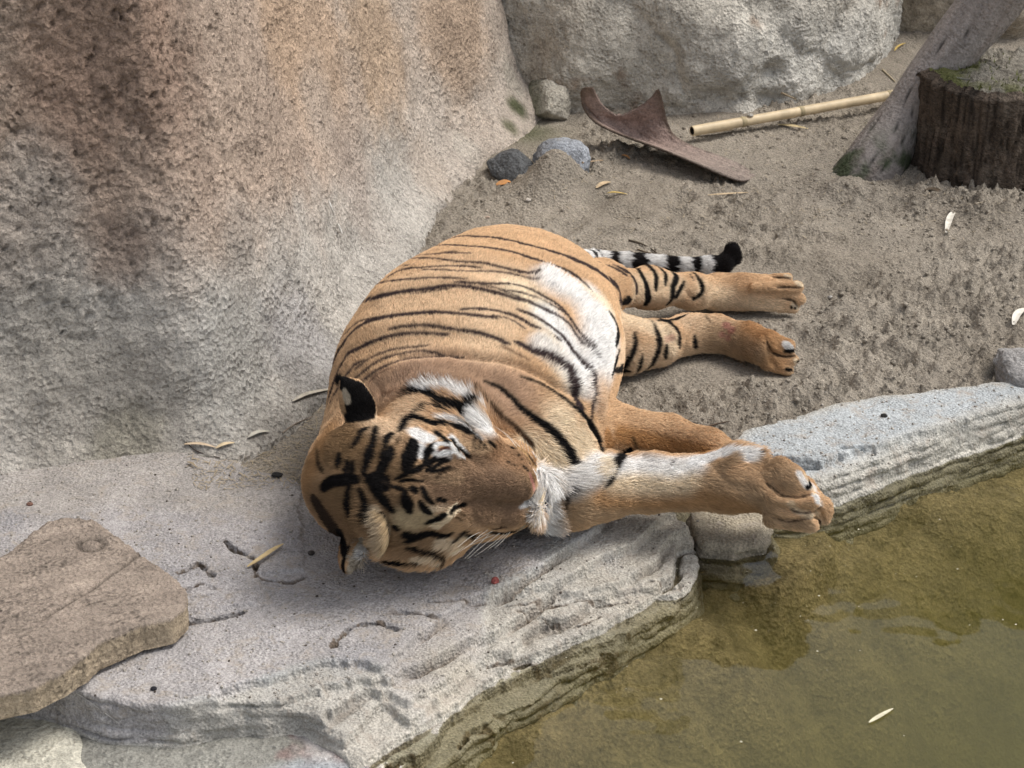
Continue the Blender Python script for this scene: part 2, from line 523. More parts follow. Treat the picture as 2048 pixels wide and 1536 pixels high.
grey, brown, pinkt, orng = np.array([.50, .47, .425]), np.array([.43, .34, .272]), np.array([.50, .42, .35]), np.array([.52, .38, .27])
ux = (U / nu).ravel()
cc = brown + (pinkt - brown) * sst(0.50, 0.66, ux + 0.12 * n)[:, None]
cc = cc + (grey - cc) * (1.0 * lower * (1 - 0.75 * sst(0.60, 0.72, ux)))[:, None]
_w7, _w30 = fbm(Wv, 7, 3), fbm(Wv, 34, 4, .7)
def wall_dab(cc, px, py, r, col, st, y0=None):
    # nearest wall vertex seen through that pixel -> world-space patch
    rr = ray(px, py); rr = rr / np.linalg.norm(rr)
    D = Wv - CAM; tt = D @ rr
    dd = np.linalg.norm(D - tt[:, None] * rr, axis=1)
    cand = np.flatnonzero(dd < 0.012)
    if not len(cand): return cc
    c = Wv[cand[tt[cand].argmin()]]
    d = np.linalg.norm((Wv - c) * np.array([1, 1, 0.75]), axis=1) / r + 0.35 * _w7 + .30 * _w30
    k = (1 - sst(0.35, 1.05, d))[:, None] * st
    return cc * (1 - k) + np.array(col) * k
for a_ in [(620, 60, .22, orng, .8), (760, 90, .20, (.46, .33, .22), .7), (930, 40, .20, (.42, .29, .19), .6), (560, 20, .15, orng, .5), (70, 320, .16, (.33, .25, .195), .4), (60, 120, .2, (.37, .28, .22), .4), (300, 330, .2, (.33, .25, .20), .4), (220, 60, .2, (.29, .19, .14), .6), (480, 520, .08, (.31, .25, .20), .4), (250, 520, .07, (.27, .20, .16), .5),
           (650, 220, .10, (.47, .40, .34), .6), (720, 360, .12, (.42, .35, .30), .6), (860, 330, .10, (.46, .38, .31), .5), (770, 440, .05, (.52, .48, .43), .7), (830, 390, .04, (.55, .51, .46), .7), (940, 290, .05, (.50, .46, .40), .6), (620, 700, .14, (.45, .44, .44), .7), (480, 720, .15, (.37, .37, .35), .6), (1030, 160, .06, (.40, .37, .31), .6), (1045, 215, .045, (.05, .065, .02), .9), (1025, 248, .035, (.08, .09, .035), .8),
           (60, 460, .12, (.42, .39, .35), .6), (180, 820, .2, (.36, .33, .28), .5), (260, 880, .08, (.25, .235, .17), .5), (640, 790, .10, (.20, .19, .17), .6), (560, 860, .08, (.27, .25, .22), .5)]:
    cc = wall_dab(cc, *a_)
cc = cc * (1 + 0.20 * fbm(sq, 22, 4, 0.6))[:, None]
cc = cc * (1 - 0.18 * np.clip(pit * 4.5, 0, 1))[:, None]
cc = np.clip(cc * 1.12, 0.05, 0.7)
wall_mat = stone_mat("rough_wall_rock", None, fine=380, mid=120, speck=0.35, mott=0.28, bump_f=1.0, bump_m=1.0, rough=0.95, pits=0.6, grit=105, grit_dark=.55)
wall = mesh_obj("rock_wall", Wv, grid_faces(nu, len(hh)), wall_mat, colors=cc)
# thickness: a top shelf and back so it is a solid bank
top = Wv.reshape(nu, len(hh), 3)[:, -1]
back = top.copy(); back[:, 0] += Nn[:, 0] * 0.8; back[:, 1] += Nn[:, 1] * 0.8
bb = back.copy(); bb[:, 2] = -0.3
tv = np.concatenate([top, back, bb])
i = np.arange(nu - 1)
tf = np.concatenate([np.stack([i, i + 1, nu + i + 1, nu + i], 1), np.stack([nu + i, nu + i + 1, 2 * nu + i + 1, 2 * nu + i], 1)])
mesh_obj("top_shelf", tv, tf, stone_mat("wall_top_rock", (0.27, 0.2, 0.15)), wall)
tag(wall, "tall rough brown and grey rock wall leaning beside the tiger's back, on the left", "rock wall")
# thin white streaks running down it
for pts, wd, nm in [([(657, 400), (664, 418), (670, 436)], 1.6, 0), ([(674, 446), (680, 458), (684, 468)], 2.2, 1)]:
    P3 = []
    for px, py in pts:
        rr = ray(px, py); rr = rr / np.linalg.norm(rr)
        D = Wv - CAM; tt = D @ rr; dd = np.linalg.norm(D - tt[:, None] * rr, axis=1)
        c_ = np.flatnonzero(dd < 0.010); q = CAM + rr * (tt[c_].min() - 0.004); P3.append(q)
    P3 = spline(P3, 8)
    v, f = tube(P3, np.array([.5, 1, 1.2, .9, 1.1, 1.3, 1, .4]) * wd * mpp(P3[0]), 6)
    mesh_obj("white_streak", v, f, plain_mat("white_dropping", (.72, .70, .66)), wall)
print("wall", time.time() - T0)

# ---- big pale boulder at the back and its neighbour
def sweep_rock(name, bl, nu, nh, top_z, lean_k, mat, cfun, seed, dfun, bulge=0.05):
    B = np.array([at(x, y, 0)[:2] for x, y in bl])
    Bs = spline(B, 2000); seg = np.r_[0, np.cumsum(np.linalg.norm(np.diff(Bs, axis=0), axis=1))]
    tg = np.linspace(0, seg[-1], nu)
    Bx = np.stack([np.interp(tg, seg, Bs[:, 0]), np.interp(tg, seg, Bs[:, 1])], 1)
    T = np.gradient(Bx, axis=0)
    for _ in range(40): T[1:-1] = (T[:-2] + 2 * T[1:-1] + T[2:]) / 4
    T /= np.linalg.norm(T, axis=1)[:, None]
    N2 = np.stack([-T[:, 1], T[:, 0]], 1)
    hh = np.concatenate([[-0.1], -0.03 + (top_z + 0.03) * np.linspace(0, 1, nh) ** 1.9])
    U, Hh = np.meshgrid(np.arange(nu), hh, indexing='ij'); U = U.astype(int)
    off = lean_k * Hh - bulge * np.sin(np.clip(Hh / 0.35, 0, 1) * np.pi) + 0.5 * np.clip(Hh - top_z * 0.8, 0, 9) ** 2 / (top_z * 0.2)
    V = np.stack([(Bx[U, 0] + N2[U, 0] * off).ravel(), (Bx[U, 1] + N2[U, 1] * off).ravel(), Hh.ravel()], 1)
    d = dfun(V)
    n_x, n_y = N2[U, 0].ravel(), N2[U, 1].ravel()
    V[:, 0] -= n_x * d; V[:, 1] -= n_y * d
    C = cfun(V, d)
    o = mesh_obj(name, V, grid_faces(nu, len(hh)), mat, colors=C)
    top = V.reshape(nu, len(hh), 3)[:, -1]; back = top.copy(); back[:, :2] += N2 * 0.7; bb = back.copy(); bb[:, 2] = -0.3
    tv = np.concatenate([top, back, bb]); i = np.arange(nu - 1)
    tf = np.concatenate([np.stack([i, i + 1, nu + i + 1, nu + i], 1), np.stack([nu + i, nu + i + 1, 2 * nu + i + 1, 2 * nu + i], 1)])
    mesh_obj("top_shelf", tv, tf, stone_mat(name + "_top", (0.3, 0.27, 0.22)), o)
    return o
def d_boulder(V):
    F1, F2, cid = cells(V * np.array([1, 1, 1.3]) + 0.10 * fbm(V, 4, 3)[:, None], 3.4, 9)
    d = 0.030 * (cid - 0.5) * sst(0.0, 0.22, F2 - F1) + 0.05 * fbm(V, 2.3, 3) + 0.012 * fbm(V, 9, 3) - 0.004 * np.exp(-((F2 - F1) / 0.03) ** 2)
    d += 0.005 * fbm(V, 30, 4, 0.65, True) + 0.003 * fbm(V, 100, 2)
    cr = fbm(V * np.array([1, 1, 1.8]), 5.0, 3, off=31)
    d -= 0.012 * np.exp(-(cr / 0.018) ** 2) * sst(0, .3, fbm(V, 2.2, 2, off=3))
    for px, py, r, h in [(1555, 150, .035, -.03), (1535, 205, .05, -.035), (1440, 175, .03, -.012), (1350, 190, .05, .012)]:
        # small hollows near the foot
        y_ = at(px, 215, 0)[1]; c = at_y(px, py, y_)
        d += h * np.exp(-(np.hypot(V[:, 0] - c[0], (V[:, 2] - c[2]) * 1.4) / r) ** 2)
    return d
def c_boulder(V, d):
    n = fbm(V, 3.0, 4, off=2)[:, None]
    c = np.array([.50, .465, .40]) + (np.array([.40, .345, .275]) - np.array([.50, .465, .40])) * sst(-.1, .5, n)
    pale = sst(0.30, 0.05, V[:, 2] + 0.1 * n[:, 0]) * sst(0.15, .7, V[:, 0])
    c = c + (np.array([.55, .54, .50]) - c) * (0.75 * pale)[:, None]
    rust = sst(.28, .5, fbm(V, 9, 4, off=13))[:, None]
    c = c + (np.array([.24, .15, .09]) - c) * rust * .6
    cr = fbm(V * np.array([1, 1, 1.8]), 5.0, 3, off=31)
    c = c * (1 - 0.6 * np.exp(-(cr / 0.014) ** 2) * sst(0, .3, fbm(V, 2.2, 2, off=3)))[:, None]
    c = c * (1 + 0.25 * fbm(V, 26, 4))[:, None]
    return np.clip(c, 0.02, 0.7)
b_mat = stone_mat("pale_boulder_stone", None, fine=300, mid=60, speck=0.3, mott=0.3, bump_f=0.7, bump_m=1.0, rough=0.95)
boulder = sweep_rock("boulder", [(880, 180), (980, 200), (1060, 212), (1130, 222), (1250, 218), (1380, 222), (1500, 222), (1600, 205), (1680, 175), (1740, 140), (1785, 100), (1800, 62), (1770, 10), (1690, -60)], 420, 170, 2.0, 0.20, b_mat, c_boulder, 3, d_boulder, 0.03)
tag(boulder, "huge pale grey boulder across the back, behind the curled bark and bamboo pole", "boulder")
def c_b2(V, d):
    c = np.array([.36, .31, .24]) * (1 + 0.3 * fbm(V, 8, 4))[:, None]
    return np.clip(c, 0.02, .7)
boulder2 = sweep_rock("boulder", [(1690, 30), (1780, 60), (1860, 66), (1940, 60), (2010, 78), (2080, 70), (2200, 60), (2500, 40), (2900, 60)], 240, 110, 2.0, 0.2, stone_mat("tan_boulder_stone", None, fine=300, mid=50, mott=0.4, bump_m=1.0), c_b2, 5, lambda V: d_boulder(V + 7) * 0.9)
tag(boulder2, "tan boulder in the top right corner behind the leaning log", "boulder")
# closed rock enclosure continuing beyond the right edge
def c_b3(V, d): return np.clip(np.array([.34, .29, .23]) * (1 + 0.3 * fbm(V, 6, 4))[:, None], .02, .7)
print("boulders", time.time() - T0)

# ---- free rocks
def rock(name, c, r, seed, cols, mat, sub=5, rough_=0.25, cuts=5, rot=0.0, parent=None, flat=None):
    V, F = rock_mesh(seed, sub, rough_)
    q = np.random.default_rng(seed)
    for _ in range(cuts):
        nrm = q.normal(size=3); nrm /= np.linalg.norm(nrm); o = q.uniform(0.62, 0.85)
        e = V @ nrm - o
        V = V - np.where(e > 0, e * 0.85, 0)[:, None] * nrm
    V = V * r
    ca, sa = math.cos(rot), math.sin(rot)
    V = np.stack([V[:, 0] * ca - V[:, 1] * sa, V[:, 0] * sa + V[:, 1] * ca, V[:, 2]], 1)
    s = min(r)
    V = V * (1 + 0.05 * fbm(V, 2.2 / s, 3))[:, None] + np.array(c)
    V *= 1
    C = cols(V) if callable(cols) else np.tile(cols, (len(V), 1)) * (1 + 0.25 * fbm(V, 30, 3))[:, None]
    return mesh_obj(name, V, F, mat, parent, colors=np.clip(C, 0.01, .75))
rk = stone_mat("loose_stone", None, fine=340, mid=80, speck=0.35, mott=0.3, bump_f=0.5, bump_m=0.6)
wet = stone_mat("blue_grey_stone", None, fine=380, mid=90, speck=0.5, mott=0.35, rough=0.6)
def RK(name, px, py, z, rx, ry, rz, seed, col, label, mat=None, **kw):
    c = at(px, py, z); m = mpp(c)
    o = rock(name, c, np.array([rx * m, ry * m, rz * m]), seed, np.array(col), mat or rk, **kw)
    tag(o, label, "rock"); return o
def moss_cols(V):
    base = np.array([.42, .39, .33]) * (1 + .25 * fbm(V, 25, 3))[:, None]
    g = sst(0.02, -0.05, V[:, 0] - at(1085, 230, .05)[0] + 0.03 * fbm(V, 20, 3))[:, None]
    return base * (1 - g) + np.array([.055, .07, .025]) * g
o = rock("rock", at(1096, 205, 0.015), np.array([.055, .09, .058]), 21, moss_cols, b_mat, cuts=4)
tag(o, "pale upright rock with green moss, wedged between the brown wall and the back boulder", "rock")
RK("rock", 1026, 340, 0.008, 50, 60, 36, 22, (.10, .105, .11), "dark grey rock beside the sand mound, left of the bark sheath", wet)
RK("rock", 1128, 322, 0.030, 62, 55, 44, 23, (.28, .30, .33), "blue-grey rock half buried in the heap of sand", wet)
RK("rock", 2040, 742, 0.010, 52, 90, 42, 25, (.30, .29, .28), "rough grey rock at the right edge, above the right-hand slab", cuts=7)

# ---- slabs round the pool: height sheets cut to their outline, layered edges
def slab(name, outline, ztop, zbot, step, mat, cfun, hfun=None, edge_noise=0.012, round_=0.014, side=4.2, parent=None, pz=None):
    poly = world_poly(outline, ztop if pz is None else pz)[:, :2]
    ext = (ztop - zbot) / side + 0.03
    a0 = poly.min(0) - ext; a1 = poly.max(0) + ext
    a0 = np.maximum(a0, [-1.15, -1.9]); a1 = np.minimum(a1, [1.5, 1.5])
    xs = np.arange(a0[0], a1[0], step); ys = np.arange(a0[1], a1[1], step)
    X, Y = np.meshgrid(xs, ys, indexing='ij')
    P = np.stack([X.ravel(), Y.ravel(), np.zeros(X.size)], 1)
    sd = sdist(P, poly) + edge_noise * fbm(P, 14, 4, 0.6)
    top = ztop + 0.004 * fbm(P, 5, 3) + 0.0007 * fbm(P, 60, 3)
    if hfun is not None: top = top + hfun(P, sd)
    # the stone as a volume: outline, bedding layers that stick out or stand back, broken faces
    zs = np.arange(zbot, top.max() + 3 * step, step)
    nX, nY, nZ = len(xs), len(ys), len(zs)
    S2, T2 = sd.reshape(nX, nY), top.reshape(nX, nY)
    Fv = np.full((nX, nY, nZ), 0.1, np.float32)
    near = np.argwhere(S2 < 0.05)
    deep = S2[near[:, 0], near[:, 1]] < -0.035
    A_ = near[deep]; Fv[A_[:, 0], A_[:, 1]] = np.maximum((zs[None] - T2[A_[:, 0], A_[:, 1]][:, None]) * .8, -0.03)
    E_ = near[~deep]
    gx3 = np.repeat(xs[E_[:, 0]], nZ); gy3 = np.repeat(ys[E_[:, 1]], nZ); gz3 = np.tile(zs, len(E_))
    s3 = np.repeat(S2[E_[:, 0], E_[:, 1]], nZ); t3 = np.repeat(T2[E_[:, 0], E_[:, 1]], nZ)
    Q3 = np.stack([gx3, gy3, gz3], 1)
    bedz = gz3 + .010 * fbm(Q3 * np.array([1, 1, 0]), 5, 2) + .04 * gx3
    lay = np.floor(bedz / .015); fr = bedz / .015 - lay
    ql = np.stack([gx3, gy3, lay * .37], 1)
    out = .010 * fbm(ql, 13, 3, .6) + .005 * fbm(Q3 * np.array([1, 1, 1.5]), 38, 3, .6)
    groove = .007 * np.exp(-(np.minimum(fr, 1 - fr) / .13) ** 2) * sst(-.3, .2, fbm(ql, 7, 2, off=5))
    d3 = s3 + out + groove - np.clip(ztop - gz3, 0, 1) / side
    f3 = np.maximum(d3, (gz3 - t3) * .8)
    k_ = round_; hh3 = np.clip(k_ - np.abs(d3 - (gz3 - t3) * .8), 0, None) / k_
    f3 = f3 + hh3 * hh3 * k_ * .25
    Fv[E_[:, 0], E_[:, 1]] = f3.reshape(-1, nZ)
    V, Fq = surface_nets(Fv, np.array([xs[0], ys[0], zs[0]]), step)
    drop = np.clip(ztop + .01 - V[:, 2], 0, 1)
    ii_ = np.clip(((V[:, 0] - xs[0]) / step + .5).astype(int), 0, nX - 1); jj_ = np.clip(((V[:, 1] - ys[0]) / step + .5).astype(int), 0, nY - 1)
    C = cfun(V, S2[ii_, jj_], drop)
    o = mesh_obj(name, V, Fq, mat, parent, colors=np.clip(C, 0.01, .75))
    return o
def cracks(lines, z_, defw, defd):
    L = [(world_poly(l[0], z_), l[1] if len(l) > 1 else defw, l[2] if len(l) > 2 else defd) for l in lines]
    def f(P, sd):
        h = np.zeros(len(P)); wob = 0.004 * fbm(P, 45, 3)
        for pts, w_, d_ in L:
            b0, b1 = pts[:, :2].min(0) - .06, pts[:, :2].max(0) + .06
            m = ((P[:, :2] > b0) & (P[:, :2] < b1)).all(1)
            d = line_dist(P[m], pts) + wob[m] * 1.5
            rag = fbm(P[m], 42, 4, .7)
            ww = w_ * (0.42 + 1.1 * rag) * (w_ > .005) + w_ * .5 * (w_ <= .005)
            h[m] -= 1.25 * d_ * sst(.0010, -.0014, d - ww) * np.clip(0.9 + 1.0 * fbm(P[m], 70, 3), .2, 1.8)
        return h
    return f
def steps(polys, z_):
    L = [(world_poly(p, z_)[:, :2], h, w_) for p, h, w_ in polys]
    def f(P, sd):
        h = np.zeros(len(P)); wob = 0.012 * fbm(P, 22, 4, 0.65) + 0.005 * fbm(P, 80, 2)
        for pl, hh_, w_ in L:
            h += hh_ * sst(w_ / 5, -w_ / 5, sdist(P, pl) + wob)
        return h
    return f
cr = cracks([(zz7([(1180, 425), (1280, 402), (1350, 383), (1440, 388), (1560, 342), (1680, 300), (1800, 262), (1900, 222), (2040, 180)]), .0045, .016),
             (zz7([(1230, 250), (1340, 242), (1450, 212), (1560, 188), (1680, 178), (1750, 165)]), .005, .009), (zz7([(1300, 265), (1400, 262), (1500, 272), (1600, 250), (1640, 222)]), .004, .008),
             (zz7([(1840, 110), (1900, 100), (1965, 96)]), .004, .008), (zz7([(1960, 40), (1975, 110), (1990, 170)]), .003, .004),
             (zz7([(545, 470), (560, 440), (600, 400), (660, 380), (740, 380), (800, 402)]), .009, .012), (zz7([(930, 290), (1000, 285), (1100, 280), (1190, 262)]), .005, .006), (zz7([(790, 330), (900, 335), (970, 350)]), .008, .006),
             (zz7([(0, 380), (60, 365), (160, 340)]), .006, .012), (zz7([(100, 60), (130, 90), (180, 110), (225, 130), (225, 200)]), .007, .012), (zz7([(225, 200), (300, 210), (370, 215), (430, 190)]), .004, .008),
             (zz7([(1780, 250), (1820, 245), (1850, 240)]), .010, .012), (zz7([(1900, 200), (1940, 190), (1980, 185)]), .011, .014), (zz7([(1640, 300), (1690, 300)]), .008, .010),
             (zz7([(1060, 660), (1100, 610), (1170, 590), (1240, 600)]), .010, .014), (zz7([(920, 850), (1000, 820), (1090, 795)]), .007, .012), (zz7([(1180, 700), (1300, 660), (1400, 620), (1500, 600)]), .005, .008), (zz7([(1520, 470), (1600, 455), (1680, 450)]), .008, .012), (zz7([(1210, 545), (1250, 540)]), .006, .007),
             (zz7([(760, 790), (820, 760), (860, 750)]), .014, .015), (zz7([(570, 830), (600, 850)]), .02, .02), (zz7([(800, 900), (860, 880), (1000, 830)]), .005, .006),
             ([(355, 1130), (395, 1110), (425, 1135)], .009, .010), ([(360, 1165), (400, 1150), (425, 1158)], .006, .008), ([(350, 1185), (420, 1172)], .004, .006), ([(340, 1232), (420, 1215), (485, 1203)], .005, .013), ([(150, 1150), (155, 1160)], .008, .01)], 0.04, .006, .01)
st = steps([(zz7([(-1200, -700), (1600, -700), (2600, -100), (2300, 100), (1750, 168), (1450, 214), (1200, 255), (1180, 300), (1120, 450), (1000, 560), (870, 640), (840, 650), (760, 600), (690, 560), (560, 560), (500, 560), (380, 600), (280, 640), (80, 670), (60, 720), (-60, 745), (-500, 800), (-1200, 800)]), .012, .012),
            (zz7([(-1200, -700), (400, -400), (420, 190), (240, 210), (225, 330), (160, 345), (-30, 400), (-200, 420), (-1200, 420)]), .005, .008),
            (zz7([(-1200, -700), (2600, -700), (2600, 0), (2100, 170), (1900, 222), (1680, 300), (1440, 388), (1180, 425), (1100, 500), (860, 700), (780, 640), (660, 600), (480, 640), (380, 670), (200, 720), (-100, 800), (-1200, 900)]), .012, .010)], 0.03)
wedge = world_poly([(1392, 1070), (1375, 1122), (1290, 1176), (1205, 1226), (1115, 1268), (1000, 1349), (910, 1409), (770, 1525)], 0.0)
_ed = wedge[-1][:2] - wedge[0][:2]; _ed /= np.linalg.norm(_ed)
def terr(P):
    dl = line_dist(P, wedge)
    A = np.stack([P[:, 0] * _ed[0] + P[:, 1] * _ed[1], (-P[:, 0] * _ed[1] + P[:, 1] * _ed[0]) * 2.2, 0 * P[:, 0]], 1)
    low = fbm(A, 3.2, 3, off=51); rag = fbm(A, 15, 4, .7, off=61); hf = fbm(P, 55, 3, .7)
    h = np.zeros(len(P)); seam = np.zeros(len(P))
    for t_, dz, k in ((.022, .013, 0), (.050, .010, 1), (.085, .012, 2), (.130, .009, 3)):
        e_ = dl + .034 * (1 + .35 * k) * fbm(A, 3.6, 2, off=70 + 5 * k) + .011 * rag + .003 * hf - t_
        m_ = sst(.0006, -.0006, e_)
        h -= dz * m_
        seam = np.maximum(seam, np.exp(-((e_ + .004) / .0035) ** 2) * sst(-.25, .25, fbm(A, 6, 2, off=80 + k)))
    h -= .007 * seam
    lowz = sst(.14, .05, dl + .03 * low)
    h += .0022 * hf * lowz + .003 * fbm(P, 24, 3, .6) * lowz
    return h * 1.45, seam, lowz
def hA(P, sd):
    ridge = fbm(P @ np.array([[0.9, 0.35, 0], [-0.35, 2.6, 0], [0, 0, 1]]).T, 5, 4, off=3)
    frontz = sst(0.10, 0.0, -sd)
    return cr(P, sd) + st(P, sd) + terr(P)[0] + 0.006 * ridge * frontz + 0.003 * ridge
pA = [world_poly(zz7(l), .03)[:, :2] for l in ([(-1200, -700), (1400, -700), (1000, 30), (1450, 60), (1400, 170), (1180, 250), (1150, 440), (1010, 560), (860, 640), (700, 560), (480, 560), (60, 700), (-300, 760), (-1200, 760)],)][0]
def cA(V, sd, drop):
    s1 = sst(0.01, -0.01, sdist(V, pA) + 0.02 * fbm(V, 8, 3))[:, None]
    blue, pink, tan = np.array([.33, .36, .385]), np.array([.335, .322, .33]), np.array([.42, .385, .325])
    c = blue + (pink - blue) * s1
    tanm = (sst(-.02, .02, V[:, 2] * -1 + 0.026 + .01 * fbm(V, 10, 3)) * (1 - s1[:, 0] * .6))[:, None]
    c = c + (tan - c) * tanm * .75
    f = sst(0.0, 0.45, fbm(V, 5, 4, off=7))[:, None]
    c = c + (np.array([.30, .295, .305]) - c) * f * .6
    sandy = sst(0.15, 0.6, fbm(V, 3.2, 4, off=17) + 1.2 * sst(-.62, -.40, V[:, 1]) - .25)[:, None]
    c = c + (np.array([.34, .305, .255]) - c) * sandy * .4
    _, seam, lowz = terr(V * np.array([1, 1, 0]))
    c = c + (tan - c) * (lowz * (.35 + .65 * sst(-.2, .3, fbm(V, 9, 3, off=33))))[:, None]
    dirt = np.maximum(np.clip(-cr(V, sd) / .009, 0, 1), seam)[:, None]
    c = c + (np.array([.12, .09, .065]) - c) * dirt * .9
    band = np.exp(-((V[:, 2] - WATER_Z - .005) / .0035) ** 2)[:, None]
    c = c + (np.array([.60, .57, .50]) - c) * band * .7
    wetl = sst(0.004, -0.006, V[:, 2] - WATER_Z)[:, None]
    c = c * (1 - .45 * wetl) + np.array([.16, .12, .06]) * .35 * wetl
    return c * (1 + .18 * fbm(V, 18, 4))[:, None]
slab_mat = stone_mat("grey_slab_stone", None, fine=330, mid=110, speck=0.42, mott=0.22, bump_f=0.45, bump_m=0.35, rough=0.8, stain=((.34, .30, .255), 30.0), grit=200, grit_dark=.35)
outA = [(-400, 1080), (-60, 985), (0, 962), (90, 925), (250, 920), (370, 930), (480, 950), (600, 990), (700, 1060), (900, 1080), (1090, 1068), (1180, 1045), (1250, 1022), (1330, 1018), (1375, 1035), (1388, 1065), (1388, 1092), (1370, 1122), (1290, 1172), (1205, 1222), (1115, 1264), (1000, 1345), (910, 1405), (800, 1488), (765, 1520), (735, 1500), (690, 1450), (600, 1412), (470, 1418), (350, 1432), (200, 1425), (110, 1392), (0, 1380), (-400, 1400)]
slabA = slab("stone_slab", outA, -0.004, -0.30, 0.0031, slab_mat, cA, hA, pz=0.0, edge_noise=.010, round_=.006, side=5)
tag(slabA, "large layered grey and pinkish stone slab under the tiger's head, at the pool edge", "stone slab")
def hB(P, sd): return crB(P, sd) + stB(P, sd) + .006 * fbm(P, 6, 3)
crB = cracks([([(1590, 925), (1620, 932), (1650, 928), (1680, 915)], .006, .014), ([(1685, 903), (1720, 901), (1750, 900)], .007, .010), ([(1730, 830), (1830, 815)], .003, .003)], .01, .005, .01)
stB = steps([([(1300, 700), (2700, 400), (2700, 780), (2048, 815), (1900, 850), (1750, 898), (1700, 910), (1640, 930), (1580, 918), (1400, 900)], .012, .012)], .01)
def cB(V, sd, drop):
    c = np.array([.38, .405, .415]) + (np.array([.41, .38, .32]) - np.array([.38, .405, .415])) * sst(-.035, .01, sd)[:, None] * .8
    sandy = sst(.30, .6, fbm(V, 6, 4))[:, None]
    c = c + (np.array([.36, .32, .25]) - c) * sandy * .6
    band = np.exp(-((V[:, 2] - WATER_Z - .005) / .0035) ** 2)[:, None]
    c = c + (np.array([.60, .57, .50]) - c) * band * .7
    wetl = sst(0.004, -0.006, V[:, 2] - WATER_Z)[:, None]
    c = c * (1 - .55 * wetl) + np.array([.16, .12, .06]) * .35 * wetl
    return c * (1 + .15 * fbm(V, 18, 4))[:, None]
slabB = slab("stone_slab", [(1440, 905), (1500, 862), (1600, 838), (1720, 808), (1860, 785), (1980, 775), (2060, 768), (2500, 690), (2500, 720), (2060, 806), (1950, 842), (1850, 878), (1760, 912), (1690, 940), (1600, 965), (1500, 965)], 0.004, -0.30, 0.0034, slab_mat, cB, hB, edge_noise=.009)
tag(slabB, "smooth pale grey stone slab along the pool on the right, beyond the front paws", "stone slab")
def cC(V, sd, drop):
    c = np.array([.33, .29, .22]) * (1 + .3 * fbm(V, 16, 4))[:, None]
    return c * (1 - .45 * sst(0.02, 0, V[:, 2] - WATER_Z))[:, None]
slabC = slab("rock", [(1370, 1020), (1440, 1000), (1530, 1015), (1545, 1060), (1530, 1085), (1470, 1095), (1405, 1090)], -0.03, -0.32, 0.0034, slab_mat, cC, lambda P, sd: .01 * fbm(P, 9, 3), edge_noise=.006)
tag(slabC, "small wet brown block of rock between the two slabs, under the tiger's forearm", "rock")
# lower left stones
def cD(V, sd, drop):
    n1 = fbm(V, 8, 4, off=5)
    c = np.tile(np.array([.27, .265, .235]), (len(V), 1))
    m1 = sst(.08, .22, n1)[:, None]; c = c + (np.array([.24, .165, .15]) - c) * m1 * .85
    m2 = sst(.02, .30, fbm(V, 11, 4, off=15) * m1[:, 0])[:, None]; c = c + (np.array([.45, .42, .40]) - c) * m2
    q = at(640, 1560, 0.0); m3 = (1 - sst(.09, .13, np.hypot(V[:, 0] - q[0], V[:, 1] - q[1]) + .03 * n1))[:, None]
    c = c + (np.array([.34, .37, .39]) - c) * m3
    return c * (1 + .2 * fbm(V, 40, 3))[:, None]
slabD = slab("rock", [(165, 1440), (300, 1444), (480, 1436), (600, 1432), (660, 1442), (735, 1500), (750, 1560), (760, 1700), (150, 1700), (140, 1500)], -0.045, -0.32, 0.0036, rk, cD, lambda P, sd: .006 * fbm(P, 7, 3), edge_noise=.005)
tag(slabD, "flat purple and grey mottled rock at the bottom edge, below the big slab", "rock")
slabE = slab("rock", [(-300, 1360), (-40, 1405), (80, 1380), (150, 1420), (172, 1480), (176, 1560), (170, 1700), (-300, 1700)], -0.04, -0.32, 0.0045, rk, lambda V, sd, dr: np.array([.52, .50, .42]) * (1 + .18 * fbm(V, 14, 4))[:, None], lambda P, sd: .01 * fbm(P, 6, 3), edge_noise=.008)
tag(slabE, "pale cream rock in the bottom left corner, under the wooden slab", "rock")
print("slabs", time.time() - T0)

# ---- pool: bed, submerged rock shelf, water
xs = axis(-1.1, 1.5, 0.009, 9); ys = axis(-1.75, -0.05, 0.009, 7)
X, Y = np.meshgrid(xs, ys, indexing='ij'); P = np.stack([X.ravel(), Y.ravel(), np.zeros(X.size)], 1)
edge = world_poly([(700, 1600), (820, 1536), (1010, 1400), (1130, 1310), (1300, 1235), (1400, 1180), (1410, 1110), (1550, 1090), (1560, 1040), (1680, 1005), (1850, 930), (2048, 860), (2400, 780)], WATER_Z)
d = line_dist(P, edge)
ridge = fbm(P @ np.array([[0.8, 0.5, 0], [-0.5, 2.0, 0], [0, 0, 1]]).T, 4, 4, off=6)
zb = -0.11 - 0.34 * sst(0.0, 0.42, d) - 0.25 * sst(.3, .9, d) + 0.035 * ridge * sst(.9, .1, d)
F1, F2, cid = cells(P, 2.1, 4)
zb += (0.03 * (cid - .4) * sst(0, .1, F2 - F1)) * sst(.75, .15, d)
sub = sdist(P, world_poly([(1180, 1120), (1420, 1110), (1640, 1090), (1680, 1180), (1560, 1300), (1440, 1200)], -.16)[:, :2])
zb += .05 * sst(.02, -.04, sub + .02 * fbm(P, 9, 2))
zb = np.minimum(zb, -0.085)
inside = sdist(P, pool_region)
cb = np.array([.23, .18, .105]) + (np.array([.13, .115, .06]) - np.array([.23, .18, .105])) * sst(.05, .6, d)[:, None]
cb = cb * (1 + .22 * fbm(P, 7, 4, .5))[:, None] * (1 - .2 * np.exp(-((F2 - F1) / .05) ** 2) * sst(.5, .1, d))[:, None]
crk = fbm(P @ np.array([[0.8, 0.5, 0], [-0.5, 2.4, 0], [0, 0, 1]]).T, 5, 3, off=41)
cb = cb * (1 - .35 * np.exp(-(crk / .014) ** 2) * sst(.45, .1, d))[:, None]; zb -= .010 * np.exp(-(crk / .025) ** 2) * sst(.6, .1, d)
